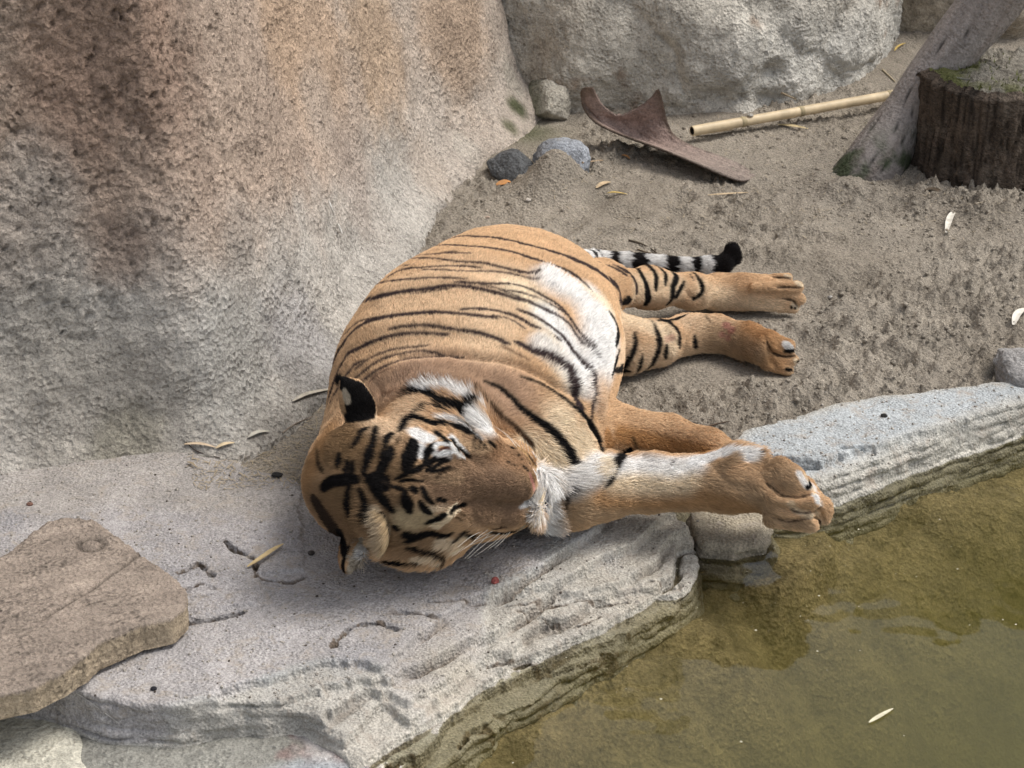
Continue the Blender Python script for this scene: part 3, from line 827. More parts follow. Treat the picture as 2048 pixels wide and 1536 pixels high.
bed = mesh_obj("pool_bed", np.stack([P[:, 0], P[:, 1], zb], 1), grid_faces(len(xs), len(ys)), stone_mat("algae_rock", None, fine=220, mid=70, speck=.45, mott=.4, bump_m=.8), colors=np.clip(cb, .01, .6))
tag(bed, kind="structure")
m, nt, PBx = new_mat("pond_water"); N = NT(nt)
out = nt.nodes["Material Output"]; nt.nodes.remove(PBx)
v = N.coords()
nz = N.noise(v, 7.0, 2, .5)
nb = N.bump(nz, .10, .02)
fr = N.n("ShaderNodeFresnel", {'IOR': 1.33}); N.put(fr.inputs['Normal'], nb)
gl = N.n("ShaderNodeBsdfGlossy", {'Color': (1, 1, 1, 1), 'Roughness': .02}); N.put(gl.inputs['Normal'], nb)
tr = N.n("ShaderNodeBsdfTransparent", {'Color': (.96, .97, .90, 1)})
mx = N.n("ShaderNodeMixShader"); N.put(mx.inputs[0], fr); N.put(mx.inputs[1], tr); N.put(mx.inputs[2], gl)
nt.links.new(mx.outputs[0], out.inputs['Surface'])
pv = N.n("ShaderNodeVolumePrincipled", {'Color': (.185, .178, .085, 1), 'Density': 4.4, 'Absorption Color': (.56, .55, .30, 1), 'Anisotropy': .3})
nt.links.new(pv.outputs[0], out.inputs['Volume'])
wx0, wx1, wy0, wy1 = -3.0, 4.0, -5.0, 0.6
wv = [(wx0, wy0, WATER_Z), (wx1, wy0, WATER_Z), (wx1, wy1, WATER_Z), (wx0, wy1, WATER_Z), (wx0, wy0, -1.0), (wx1, wy0, -1.0), (wx1, wy1, -1.0), (wx0, wy1, -1.0)]
water = mesh_obj("pool_water", wv, [[0, 1, 2, 3], [7, 6, 5, 4], [4, 5, 1, 0], [5, 6, 2, 1], [6, 7, 3, 2], [7, 4, 0, 3]], m, smooth=False)
tag(water, kind="structure")
print("pool", time.time() - T0)

# ================================================================ OBJECTS
# ---- weathered wooden slab, lower left
zt = 0.072
wout = [(-420, 1330), (-200, 1230), (-60, 1150), (30, 1096), (100, 1042), (130, 1034), (185, 1040), (260, 1095), (348, 1158), (366, 1176), (367, 1206), (340, 1230), (280, 1245), (190, 1285), (165, 1310), (110, 1345), (60, 1370), (-60, 1400), (-420, 1480)]
poly = world_poly(wout, zt)[:, :2]
step = 0.0036
a0, a1 = np.maximum(poly.min(0) - .02, [-1.15, -2]), poly.max(0) + .02
xs = np.arange(a0[0], a1[0], step); ys = np.arange(a0[1], a1[1], step)
X, Y = np.meshgrid(xs, ys, indexing='ij'); P = np.stack([X.ravel(), Y.ravel(), np.zeros(X.size)], 1)
sd = sdist(P, poly) + .003 * fbm(P, 18, 3) + .002 * fbm(P, 60, 2)
gdir = at(365, 1190, zt)[:2] - at(-100, 1290, zt)[:2]; gdir /= np.linalg.norm(gdir)
Gm = np.stack([P[:, 0] * gdir[0] + P[:, 1] * gdir[1], -P[:, 0] * gdir[1] + P[:, 1] * gdir[0], P[:, 2]], 1)
gr = fbm(Gm * np.array([7, 46, 1]) + .5 * fbm(P, 5, 2)[:, None], 1, 4, .6)
kn = at(182, 1088, zt); kd = np.hypot(P[:, 0] - kn[0], (P[:, 1] - kn[1])) / .017
x = np.clip(sd + .007, 0, None)
ztop = zt + .006 * fbm(P, 4, 2) + .0030 * gr - .006 * np.exp(-((kd - 1) / .35) ** 2) - x * x / .024 * 1.2
crack = line_dist(P, world_poly([(85, 1240), (170, 1190), (230, 1145), (282, 1105)], zt)); ztop -= .006 * np.exp(-(crack / .0028) ** 2)
ok = (sd < .004)
Fq = grid_faces(len(xs), len(ys)); Fq = Fq[ok[Fq].all(1)]
used = np.unique(Fq); mp2 = -np.ones(len(P), int); mp2[used] = np.arange(len(used)); Fq = mp2[Fq]
Pt = np.stack([P[:, 0], P[:, 1], ztop], 1)[used]; Pb = Pt.copy(); Pb[:, 2] = zt - .042 + .004 * fbm(Pt, 10, 2)
Pb[:, :2] -= (np.array(poly.mean(0)) - Pb[:, :2]) * 0
e = np.concatenate([Fq[:, [0, 1]], Fq[:, [1, 2]], Fq[:, [2, 3]], Fq[:, [3, 0]]])
ky = np.sort(e, 1); uq, inv, cn = np.unique(ky[:, 0] * 10 ** 7 + ky[:, 1], return_inverse=True, return_counts=True)
be = e[cn[inv] == 1]
nv2 = len(Pt)
rings = [Pt]; nr = 7; sidef = []
bidx = np.unique(be); bm_ = -np.ones(nv2, int); bm_[bidx] = np.arange(len(bidx))
gxx, gyy = np.gradient(sd.reshape(X.shape), step); gg = np.stack([gxx.ravel(), gyy.ravel()], 1)[used][bidx]; gg /= np.linalg.norm(gg, axis=1)[:, None] + 1e-9
Pt[bidx, :2] -= gg * np.clip(sd[used][bidx] - .004, -.005, .005)[:, None]; Pb[bidx] = np.c_[Pt[bidx, :2], Pb[bidx, 2]]
allV = [Pt]; prev = bidx.copy(); base_i = nv2
cen2 = Pt[bidx]
for k in range(1, nr + 1):
    f_ = k / nr
    R_ = Pt[bidx] * (1 - f_) + Pb[bidx] * f_
    outw = (sd[used][bidx])[:, None]
    R_[:, :2] += .0035 * np.stack([fbm(R_ * np.array([20, 20, 120]), 1, 3, off=1), fbm(R_ * np.array([20, 20, 120]), 1, 3, off=9)], 1)
    ids = base_i + np.arange(len(bidx))
    a_, b_ = bm_[be[:, 0]], bm_[be[:, 1]]
    sidef.append(np.stack([prev[b_], prev[a_], ids[a_], ids[b_]], 1))
    allV.append(R_); prev = ids; base_i += len(bidx)
wv_ = np.concatenate(allV + [Pb]); bf = Fq[:, ::-1] + base_i
wf = np.concatenate([Fq] + sidef + [bf])
wc = np.tile(np.array([.37, .305, .25]), (len(wv_), 1))
G2 = np.stack([wv_[:, 0] * gdir[0] + wv_[:, 1] * gdir[1], -wv_[:, 0] * gdir[1] + wv_[:, 1] * gdir[0], wv_[:, 2]], 1)
g2 = fbm(G2 * np.array([7, 46, 60]) + .5 * fbm(wv_, 5, 2)[:, None], 1, 4, .6)
wc *= (1 + .35 * g2)[:, None] * (1 + .25 * fbm(wv_, 12, 3))[:, None]
wc += (np.array([.45, .36, .23]) - wc) * (np.arange(len(wv_)) >= nv2)[:, None] * .55
chk = np.exp(-(fbm(G2 * np.array([26, 85, 20]), 1, 3, off=77) / .05) ** 2) * sst(-.2, .2, fbm(wv_, 14, 2, off=3))
wc *= (1 - .6 * chk)[:, None]
dk = np.zeros(len(wv_)); dk[:nv2] = np.exp(-(crack[used] / .0022) ** 2) + .8 * np.exp(-((kd[used] - 1) / .3) ** 2)
wc *= (1 - .65 * np.clip(dk, 0, 1))[:, None]
wood_mat = stone_mat("weathered_wood", None, fine=420, mid=140, speck=.3, mott=.25, bump_f=.7, bump_m=.8, rough=.85)
wood = mesh_obj("wooden_slab", wv_, wf, wood_mat, colors=np.clip(wc, .01, .6))
tag(wood, "thick weathered brown wooden slab with a knot, jutting in from the left edge", "wooden slab")

# ---- stump
sc = at(1985, 318, 0.0)
rr0 = 158 * mpp(sc)
nth, nzs = 260, 90
th = np.linspace(0, 2 * np.pi, nth, endpoint=False)
def srad(th, z):
    q = np.stack([np.cos(th) * 1.0, np.sin(th) * 1.0, z * 0.9], 1)
    r = rr0 * (1 + .07 * fbm(q, 1.6, 3) + .05 * fbm(q, 5, 3))
    r += .010 * fbm(q * np.array([3, 3, 5]), 1, 3, off=14) - .009 * np.exp(-(fbm(q * np.array([1, 1, .5]), 6.5, 3, off=4) / .04) ** 2) + .006 * fbm(q * np.array([9, 9, 6]), 1, 3) + .003 * fbm(q * np.array([16, 16, 60]), 1, 2)
    return r
SH = 0.205
zs = np.linspace(-.06, SH, nzs)
TH, ZS = np.meshgrid(th, zs, indexing='ij'); TH, ZS = TH.ravel(), ZS.ravel()
r = srad(TH, ZS) * (1 + .06 * sst(.12, -.05, ZS)) * (1 - .12 * sst(SH - .012, SH, ZS))
V1 = np.stack([sc[0] + r * np.cos(TH), sc[1] + r * np.sin(TH), ZS + (.022 * fbm(np.stack([np.cos(TH), np.sin(TH), 0 * TH], 1), 3, 4, .6) + .012 * fbm(np.stack([np.cos(TH), np.sin(TH), 0 * TH], 1), 12, 3, .6)) * sst(.1, SH, ZS)], 1)
F1_ = [list(map(int, f)) for f in grid_faces(nzs, nth, False)] if False else None
idx = np.arange(nth * nzs).reshape(nth, nzs)
Fs = np.stack([idx, np.roll(idx, -1, 0)], -1)
Fq = np.stack([idx[:, :-1], np.roll(idx, -1, 0)[:, :-1], np.roll(idx, -1, 0)[:, 1:], idx[:, 1:]], -1).reshape(-1, 4)
Cst = np.array([.12, .092, .07]) * (1 + .5 * fbm(V1 * np.array([1, 1, .35]), 30, 4, .6))[:, None]
Cst *= (1 - .7 * np.exp(-(fbm(np.stack([np.cos(TH), np.sin(TH), ZS * .3], 1), 4.5, 3, off=4) / .05) ** 2))[:, None]
Cst += (np.array([.17, .14, .11]) - Cst) * sst(.1, .5, fbm(V1, 14, 3, off=8))[:, None] * .5
stump = empty("tree_stump", tuple(sc))
tag(stump, "squat dark brown tree stump with mossy top at the upper right edge", "stump")
bark_mat = stone_mat("dark_bark", None, fine=260, mid=90, speck=.4, mott=.45, bump_f=.8, bump_m=1.0, vec_scale=(1, 1, 1.6))
mesh_obj("trunk", V1, Fq, bark_mat, stump, colors=np.clip(Cst, .008, .5))
nrr = 40
ringt = V1.reshape(nth, nzs, 3)[:, -1]
Vt = []; 
for k in range(nrr + 1):
    f_ = 1 - k / nrr
    q = sc + (ringt - sc) * np.array([f_, f_, 1]); q[:, 2] = SH - .003 + (ringt[:, 2] - SH) * f_
    q[:, 2] += .020 * fbm(q, 9, 3) + .010 * fbm(q, 34, 3) - .03 * (1 - f_) * 0
    if k == 0: q[:, 2] = ringt[:, 2]
    Vt.append(q)
Vt = np.concatenate(Vt); 
idt = np.arange(len(Vt)).reshape(nrr + 1, nth)
Ft = np.stack([idt[:-1], idt[1:], np.roll(idt[1:], -1, 1), np.roll(idt[:-1], -1, 1)], -1).reshape(-1, 4)
gm = sst(-.1, .35, fbm(Vt, 10, 4) + .6 * sst(.0, -.12, Vt[:, 0] - sc[0]) - .25)[:, None]
Ct = np.array([.26, .24, .20]) * (1 + .4 * fbm(Vt, 40, 3))[:, None]; Ct = Ct * (1 - gm) + np.array([.12, .125, .045]) * gm
mesh_obj("top_face", Vt, Ft, stone_mat("mossy_cut_wood", None, mid=120, bump_m=1), stump, colors=np.clip(Ct, .01, .5))
# moss tufts on the stump top
VV, FF, n0 = [], [], 0
for k in range(350):
    a = rng.uniform(0, 6.28); q = rr0 * .9 * math.sqrt(rng.random()); p = sc + np.array([q * math.cos(a), q * math.sin(a), 0])
    if p[0] - sc[0] > .05 * rng.normal() : continue
    zt_ = SH + .020 * fbm(np.array([[p[0], p[1], SH]]), 9, 3)[0]
    h = rng.uniform(.003, .008); w_ = .0022; d_ = rng.normal(size=2) * .005; a2 = rng.uniform(0, 3.14)
    ox, oy = math.cos(a2) * w_, math.sin(a2) * w_
    VV.append([[p[0] - ox, p[1] - oy, zt_ - .006], [p[0] + ox, p[1] + oy, zt_ - .006], [p[0] + d_[0], p[1] + d_[1], zt_ + h]]); FF.append([n0, n0 + 1, n0 + 2]); n0 += 3
mo = mesh_obj("moss", np.concatenate(VV), np.array(FF), plain_mat("moss_green", (.12, .135, .04), .9), stump, smooth=False); tag(mo, kind="stuff")

# ---- leaning log
lp = [(1722, 400, -.07), (1748, 335, -.005), (1798, 252, .065), (1850, 170, .15), (1905, 95, .23), (1965, 22, .31), (2030, -55, .40), (2110, -150, .52), (2200, -260, .66)]
P3 = spline([at(a, b, c) for a, b, c in lp], 150)
tt = np.linspace(0, 1, 150)
rad = np.interp(tt, [0, .06, .14, .3, .45, .62, .8, 1], [.082, .078, .066, .054, .056, .063, .064, .060])
nseg = 72
Vl, Fl = tube(P3, rad, nseg, 0)
T = np.gradient(P3, axis=0); T /= np.linalg.norm(T, axis=1)[:, None]
th = np.tile(np.linspace(0, 2 * np.pi, nseg, endpoint=False), 150); s_ = np.repeat(tt, nseg) * 1.1
q = np.stack([np.cos(th + s_ * .6), np.sin(th + s_ * .6), s_ * 1.1], 1)
cen3 = np.repeat(P3, nseg, 0)
gl_ = fbm(q * np.array([7, 7, 2.2]), 1, 4, .6)
split = np.exp(-(fbm(q * np.array([1.5, 1.5, .5]), 1, 2, off=6) / .020) ** 2)
dsp = 1 + .09 * fbm(q, 1.1, 2) + .03 * gl_ - .09 * split
# flare at the foot towards the left
fl_ = sst(.16, 0, s_)
Vl[:, :] = cen3 + (Vl - cen3) * dsp[:, None]
Vl[:, 0] -= fl_ * .02 * (np.cos(th) < 2)
Cl = np.array([.30, .27, .25]) * (1 + .30 * gl_)[:, None] * (1 - .8 * split)[:, None]
m1 = sst(0, .5, fbm(q, 1.5, 3, off=12))[:, None]; Cl = Cl + (np.array([.25, .19, .155]) - Cl) * m1 * .7
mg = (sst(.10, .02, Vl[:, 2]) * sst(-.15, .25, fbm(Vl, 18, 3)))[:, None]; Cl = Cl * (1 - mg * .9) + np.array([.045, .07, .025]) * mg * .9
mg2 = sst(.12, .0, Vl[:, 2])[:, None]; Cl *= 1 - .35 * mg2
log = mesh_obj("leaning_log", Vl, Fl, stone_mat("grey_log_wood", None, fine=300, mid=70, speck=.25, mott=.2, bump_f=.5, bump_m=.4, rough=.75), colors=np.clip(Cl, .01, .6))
tag(log, "smooth grey leaning log with a mossy foot, crossing the upper right corner", "log")

# ---- bamboo
bamb = plain_mat("bamboo_skin", (.56, .45, .29), .5, .4, .22, 30)
bamd = plain_mat("bamboo_node", (.34, .28, .17), .7)
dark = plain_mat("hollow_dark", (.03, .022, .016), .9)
def bamboo(label, p0, p1, r, nodes, group=None, sag=0):
    p0, p1 = np.array(p0), np.array(p1)
    e = empty("bamboo_pole", tuple(p0)); tag(e, label, "bamboo pole")
    n = 60; t = np.linspace(0, 1, n); path = p0 + (p1 - p0) * t[:, None]
    path[:, 2] += -sag * np.sin(np.pi * t)
    R_ = np.full(n, r) * (1 + .02 * np.sin(t * 17))
    for nd in nodes: R_ *= 1 - .07 * np.exp(-((t - nd) / .012) ** 2)
    v, f = tube(path, R_, 20, caps=False); mesh_obj("cane", v, f, bamb, e)
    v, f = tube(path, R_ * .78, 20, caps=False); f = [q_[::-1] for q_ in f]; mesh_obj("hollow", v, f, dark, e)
    for s0, k in ((0, 0), (1, n - 1)):
        d_ = (path[1] - path[0]) if k == 0 else (path[-1] - path[-2])
        v1, _ = tube(path[[k, k]] + np.array([[0, 0, 0], d_ * 1e-3]), [r, r * .78], 20, caps=False)
        i = np.arange(20)
        mesh_obj("rim", v1, np.stack([i, (i + 1) % 20, 20 + (i + 1) % 20, 20 + i], 1), bamb, e)
    for nd in nodes:
        c = p0 + (p1 - p0) * nd; c[2] += -sag * math.sin(math.pi * nd); dd = (p1 - p0) / np.linalg.norm(p1 - p0)
        pp = c + dd * np.linspace(-.006, .006, 7)[:, None]
        v, f = tube(pp, r * np.array([.99, 1.05, 1.12, 1.05, 1.10, 1.03, .99]), 20, caps=False); mesh_obj("node", v, f, bamd, e)
    return e
a_, b_ = at(1384, 262, .028), at(1850, 178, .030)
bamboo("long pale bamboo pole with a hollow end lying on the sand, passing behind the log", a_, b_, .0112, [.21, .455, .84])
a_, b_ = at(2020, 160, .12), at(2400, 95, .12)
bamboo("short bit of pale bamboo pole sticking out right of the stump top", a_, b_, .0135, [.5])

# ---- curled palm sheath
rows = [[(1184, 176, .150), (1206, 212, .108), (1240, 232, .080), (1285, 210, .108), (1319, 180, .150)],
        [(1163, 178, .140), (1192, 224, .092), (1242, 244, .060), (1292, 226, .088), (1325, 198, .122)],
        [(1164, 204, .110), (1202, 242, .070), (1256, 260, .042), (1300, 244, .062), (1330, 222, .090)],
        [(1186, 238, .082), (1228, 260, .050), (1272, 272, .030), (1310, 262, .045), (1336, 246, .062)],
        [(1228, 262, .064), (1275, 280, .036), (1305, 286, .024), (1330, 280, .030), (1350, 270, .040)],
        [(1310, 292, .052), (1335, 300, .036), (1355, 302, .024), (1370, 297, .022), (1385, 290, .024)],
        [(1375, 318, .040), (1395, 324, .030), (1410, 324, .020), (1425, 317, .014), (1435, 309, .014)],
        [(1430, 342, .026), (1445, 346, .020), (1458, 344, .014), (1470, 336, .008), (1480, 327, .006)],
        [(1475, 360, .010), (1483, 361, .008), (1492, 360, .006), (1502, 356, .002), (1512, 350, .000)]]
G = np.array([[at(*p) for p in r_] for r_ in rows])
G1 = np.stack([spline(G[:, k], 60) for k in range(5)], 1); G2_ = np.stack([spline(G1[i], 40) for i in range(60)], 0)
Vp = G2_.reshape(-1, 3).copy()
ii, jj = np.meshgrid(np.arange(60), np.arange(40), indexing='ij')
fib = fbm(np.stack([jj.ravel() * .55, ii.ravel() * .05, 0 * ii.ravel()], 1), 1, 3)
Vp[:, 2] += .0035 * fib
Nrm = np.cross(np.gradient(G2_, axis=0), np.gradient(G2_, axis=1)).reshape(-1, 3); Nrm /= np.linalg.norm(Nrm, axis=1)[:, None] + 1e-9
if Nrm[:, 2].mean() < 0: Nrm = -Nrm
th_ = .0045 * (1 + .4 * fib)
Vq = Vp - Nrm * th_[:, None]
ff = grid_faces(60, 40); nvp = len(Vp)
bord = np.concatenate([np.arange(0, 40), np.arange(39, 2400, 40), np.arange(2399, 2359, -1), np.arange(2360, -1, -40)])
sd_f = np.stack([bord[:-1], bord[1:], bord[1:] + nvp, bord[:-1] + nvp], 1); sd_f = sd_f[bord[:-1] != bord[1:]]
e = np.abs(jj.ravel() / 39 - .5) * 2
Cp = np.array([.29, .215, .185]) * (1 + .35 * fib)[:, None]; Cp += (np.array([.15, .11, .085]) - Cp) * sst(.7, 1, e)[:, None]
Cp += (np.array([.26, .22, .19]) - Cp) * sst(.45, .9, ii.ravel() / 59)[:, None] * .75
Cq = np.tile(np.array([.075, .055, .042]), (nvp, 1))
sheath = mesh_obj("bark_sheath", np.concatenate([Vp, Vq]), np.concatenate([ff, ff[:, ::-1] + nvp, sd_f]), stone_mat("palm_sheath", None, fine=260, mid=60, speck=.3, mott=.3, rough=.8), colors=np.clip(np.concatenate([Cp, Cq]), .01, .5))
tag(sheath, "curled reddish brown palm bark sheath lying on the sand before the boulder", "bark")

# ---- leaves and bits
def surf_point(px, py):
    """first thing of the setting hit through that pixel"""
    bpy.context.view_layer.update()
    dg = bpy.context.evaluated_depsgraph_get()
    r = Vector(ray(px, py)).normalized()
    o = Vector(CAM)
    for _ in range(6):
        ok, loc, nrm, ix, ob, mt_ = SC.ray_cast(dg, o, r)
        if not ok: return at(px, py), np.array([0, 0, 1.0])
        if ob.name.startswith(("pool_water",)) and not SURF_WATER: o = loc + r * 1e-3; continue
        return np.array(loc), np.array(nrm)
    return np.array(loc), np.array(nrm)
SURF_WATER = False
LEAFM = {}
def leaf(pix, wpx, col, label, cat="leaf", name="fallen_leaf", lift=.003, curl=.35, flat=False):
    key = tuple(col)
    if key not in LEAFM: LEAFM[key] = plain_mat("dry_leaf", col, .6, .3, .25, 60)
    pts = []
    for px, py in pix:
        p, n = surf_point(px, py)
        v = CAM - p; v /= np.linalg.norm(v)
        pts.append(p + n * lift)
    P3 = spline(pts, 16) if len(pts) > 2 else np.linspace(pts[0], pts[1], 16)
    t = np.linspace(0, 1, 16)
    if not flat: P3[:, 2] += .004 * np.sin(t * 3.1) * (wpx / 10)
    m = mpp(P3[0]); wd = wpx * m / 2 * .72 * np.sin(np.pi * np.clip(t * .94 + .03, 0, 1)) ** .6 * (1 - .25 * t)
    T = np.gradient(P3, axis=0); T /= np.linalg.norm(T, axis=1)[:, None]
    _, n = surf_point(*pix[len(pix) // 2]); n = n * .5 + np.array([0, 0, .5]); n /= np.linalg.norm(n)
    Sx = np.cross(T, n); Sx /= np.linalg.norm(Sx, axis=1)[:, None]
    V = []
    for k in range(16):
        for s_ in (-1, -.5, 0, .5, 1):
            V.append(P3[k] + Sx[k] * wd[k] * s_ * (1 + .4) + n * wd[k] * (abs(s_) * curl))
    V = np.array(V); f = grid_faces(16, 5)
    V2 = V - n * .0006
    o = mesh_obj(name, np.concatenate([V, V2]), np.concatenate([f, f[:, ::-1] + len(V)]), LEAFM[key])
    tag(o, label, cat)
    return o
TAN, YEL, ORG, GRY, WHT, DRK = (.42, .32, .20), (.55, .40, .13), (.45, .22, .08), (.36, .33, .27), (.60, .57, .50), (.10, .075, .05)
leaf([(583, 804), (615, 792), (668, 778)], 9, GRY, "thin grey bamboo leaf leaning at the wall foot behind the tiger's ear")
leaf([(368, 889), (400, 891), (432, 896)], 7, (.46, .36, .25), "slim tan leaf pointing left on the sand between wall and big slab")
leaf([(430, 897), (448, 892), (468, 886)], 8, (.55, .44, .28), "tan leaf bent upward, joined end to end with a slim leaf near the wall")
leaf([(493, 876), (515, 869), (537, 864)], 9, (.40, .38, .32), "pale grey leaf on the sand left of the tiger's head")
leaf([(374, 927), (393, 937)], 6, (.30, .24, .16), "tiny brown leaf scrap on the far edge of the big slab")
leaf([(495, 1138), (525, 1124), (548, 1108), (567, 1092)], 13, (.55, .42, .22), "curled yellowish bamboo leaf on the big slab, left of the lower ear", lift=.004)
leaf([(990, 371), (1008, 369), (1024, 366)], 14, ORG, "orange brown leaf in front of the dark rock by the sand heap")
leaf([(1190, 377), (1204, 372), (1220, 366)], 10, TAN, "small tan leaf just above the bright yellow leaf")
leaf([(1210, 387), (1230, 391), (1254, 391)], 10, YEL, "bright yellow leaf on the sand beyond the tiger's hip")
leaf([(1243, 311), (1259, 320)], 7, ORG, "tiny orange leaf in front of the curled bark")
leaf([(1415, 391), (1455, 390), (1495, 386)], 5, TAN, "thin straw coloured leaf on open sand beyond the tail tip")
leaf([(1893, 466), (1900, 442), (1911, 418)], 15, WHT, "white upright leaf on the sand below the stump")
leaf([(1850, 382), (1872, 384), (1910, 400)], 10, DRK, "dark brown leaf on the sand at the foot of the stump")
leaf([(2026, 650), (2036, 634), (2052, 618)], 18, WHT, "cream leaf at the right edge of the picture above the slab")
leaf([(1555, 251), (1585, 256), (1614, 258)], 8, (.52, .42, .24), "tan leaf lying just below the long bamboo pole")
leaf([(1385, 274), (1425, 270), (1468, 262)], 8, (.48, .37, .22), "split bamboo leaf tucked under the hollow end of the pole")
leaf([(1788, 103), (1797, 96), (1812, 88)], 6, YEL, "yellow leaf scrap at the right foot of the big boulder")
leaf([(1900, 152), (1935, 160), (1988, 162)], 6, WHT, "slim white leaf lying on the mossy stump top")
SURF_WATER = True
leaf([(1738, 1447), (1760, 1434), (1786, 1419)], 11, (.62, .58, .42), "small pale leaf floating on the green pool", flat=True, lift=.002)
SURF_WATER = False
def twig(pix, rpx, col, label, name="twig", cat="twig", lift=.002):
    P = np.array([surf_point(*p)[0] for p in pix]); P[:, 2] += lift
    P3 = spline(P, 18) if len(P) > 2 else np.linspace(P[0], P[1], 18)
    v, f = tube(P3, rpx * mpp(P3[0]) * np.linspace(1, .5, 18), 7, .2, 60)
    o = mesh_obj(name, v, f, plain_mat("twig_bark", col, .8)); tag(o, label, cat); return o
twig([(1540, 190), (1562, 202), (1590, 215)], 3, (.36, .29, .2), "straight pale twig propped between boulder and bamboo pole", lift=.02)
twig([(1258, 482), (1285, 490), (1310, 505), (1322, 522)], 2, (.09, .07, .05), "dark thin root curling out of the sand above the tail")
twig([(1275, 500), (1300, 508), (1340, 512)], 1.6, (.16, .12, .08), "fine pale rootlet lying across the dark root above the tail")
twig([(1410, 857), (1432, 850), (1458, 845)], 2.2, (.10, .07, .05), "short dark twig on the sand behind the upper foreleg")
twig([(1765, 141), (1778, 153), (1790, 165)], 2.2, (.40, .33, .22), "tan stick beside the log, behind the bamboo pole")
twig([(1165, 327), (1188, 324), (1206, 322)], 2, (.38, .28, .18), "short tan stalk right of the blue-grey rock")
twig([(372, 886), (395, 905), (440, 918)], 1.4, (.07, .055, .045), "dark hair-thin twig curving below the slim tan leaf")
twig([(565, 868), (590, 850), (625, 835)], 1.5, (.22, .18, .14), "thin grey twig on the sand behind the tiger's crown")
twig([(150, 1398), (190, 1425), (240, 1462)], 1.2, (.45, .43, .40), "long whitish straw crossing from the big slab to the lower rock", lift=.012)
def pebble(px, py, rx, col, label, seed, name="pebble", cat="pebble", squash=.6):
    p, n = surf_point(px, py); m = mpp(p)
    o = rock(name, p + np.array([0, 0, rx * m * .3]), np.array([rx, rx * .8, rx * squash]) * m, seed, np.array(col), rk, sub=3, cuts=3)
    tag(o, label, cat); return o
pebble(60, 1010, 7, (.22, .12, .09), "small reddish brown pebble on the far left of the big slab", 1)
pebble(308, 1379, 7, (.02, .02, .025), "small black pebble near the lower edge of the big slab", 2)
pebble(990, 1165, 8, (.32, .09, .08), "small dull red scrap on the slab below the tiger's chin", 3, "scrap", "scrap", 1.4)
pebble(622, 1108, 8, (.07, .06, .055), "dark flat pebble on the slab just left of the lower ear", 4)
pebble(555, 953, 13, (.03, .03, .03), "flat black chip on the sand left of the tiger's crown", 5, "bark_chip", "bark chip", .3)
pebble(1056, 401, 6, (.55, .50, .44), "tiny white pebble on the sand beyond the tiger's back", 6)
pebble(975, 436, 5, (.42, .33, .26), "tiny tan pebble at the wall foot beyond the tiger's back", 7)
pebble(1236, 1037, 7, (.27, .25, .23), "small grey pebble on the slab rim below the forearm", 8)
pebble(1768, 833, 7, (.03, .028, .026), "small black pebble on the smooth right-hand slab", 9)
pebble(1500, 233, 7, (.50, .47, .42), "small white pebble between boulder and bamboo pole", 10)
pebble(1660, 596, 6, (.42, .40, .37), "small pale pebble on the sand right of the upper hind paw", 12)
# crumbs of grit on the slabs, litter along the wall foot
def scatter(name, n, box, rr_, mat_, straw=False):
    VV, FF, n0 = [], [], 0
    for k in range(n):
        px, py = rng.uniform(box[0], box[2]), rng.uniform(box[1], box[3])
        if len(box) > 4 and rng.random() > math.exp(-((px - box[4]) / box[6]) ** 2 - ((py - box[5]) / box[7]) ** 2): continue
        p, nn = surf_cast(px, py)
        if p is None: continue
        if straw:
            a = rng.uniform(0, 6.28); L = rng.uniform(.004, .016); d_ = np.array([math.cos(a), math.sin(a), rng.normal() * .15]) * L
            s_ = np.array([-math.sin(a), math.cos(a), 0]) * .0006
            VV.append(np.array([p - d_ / 2 - s_, p - d_ / 2 + s_, p + d_ / 2 + s_, p + d_ / 2 - s_]) + [0, 0, .002]); FF.append(np.array([[0, 1, 2, 3]]) + n0); n0 += 4
        else:
            r = rr_ * (0.3 + rng.random() ** 3); b, f = base[k % 6]
            VV.append(b * r * rng.uniform(.7, 1.2, 3) + p); FF.append(np.array(f) + n0); n0 += len(b)
    o = mesh_obj(name, np.concatenate(VV), np.concatenate(FF), mat_, smooth=not straw); tag(o, kind="stuff"); return o
bpy.context.view_layer.update()
_dg = bpy.context.evaluated_depsgraph_get()
def surf_cast(px, py):
    ok, loc, nrm, ix, ob, mt_ = SC.ray_cast(_dg, Vector(CAM), Vector(ray(px, py)).normalized())
    if not ok or nrm.z < .6 or ob.name.split('.')[0] not in ('sand_ground', 'stone_slab', 'rock'): return None, None
    return np.array(loc), np.array(nrm)
fk, ff_, n0 = [], [], 0
for k in range(150):
    if k % 3: e0 = edge[rng.integers(1, len(edge) - 2)]; c = e0[:2] + rng.normal(size=2) * .12 + [.05, -.08]
    else: c = np.array([rng.uniform(-.2, 1.0), rng.uniform(-1.2, -.35)])
    r = .0006 + .0016 * rng.random() ** 3; a = rng.uniform(0, 6.28); n_ = 6
    for j in range(n_): fk.append([c[0] + r * math.cos(a + j) * rng.uniform(.6, 1.3), c[1] + r * math.sin(a + j) * rng.uniform(.6, 1.3), WATER_Z + .0012])
    ff_.append(list(range(n0, n0 + n_))); n0 += n_
tag(mesh_obj("floating_specks", fk, ff_, plain_mat("speck_debris", (.42, .40, .30), .8), smooth=False), kind="stuff")
scatter("slab_grit", 2600, (0, 900, 1400, 1400), .0024, stone_mat("slab_grit", (.36, .33, .29), 400, 120, .5, .2))
scatter("slab_grit", 700, (1480, 770, 2048, 960), .0024, stone_mat("slab_grit_right", (.36, .33, .29), 400, 120, .5, .2))
scatter("dark_crumbs", 420, (0, 900, 1400, 1400), .0018, plain_mat("dark_crumb", (.07, .055, .045), .9))
scatter("straw_litter", 900, (380, 800, 700, 980), .002, plain_mat("straw", (.34, .28, .19), .8), True)
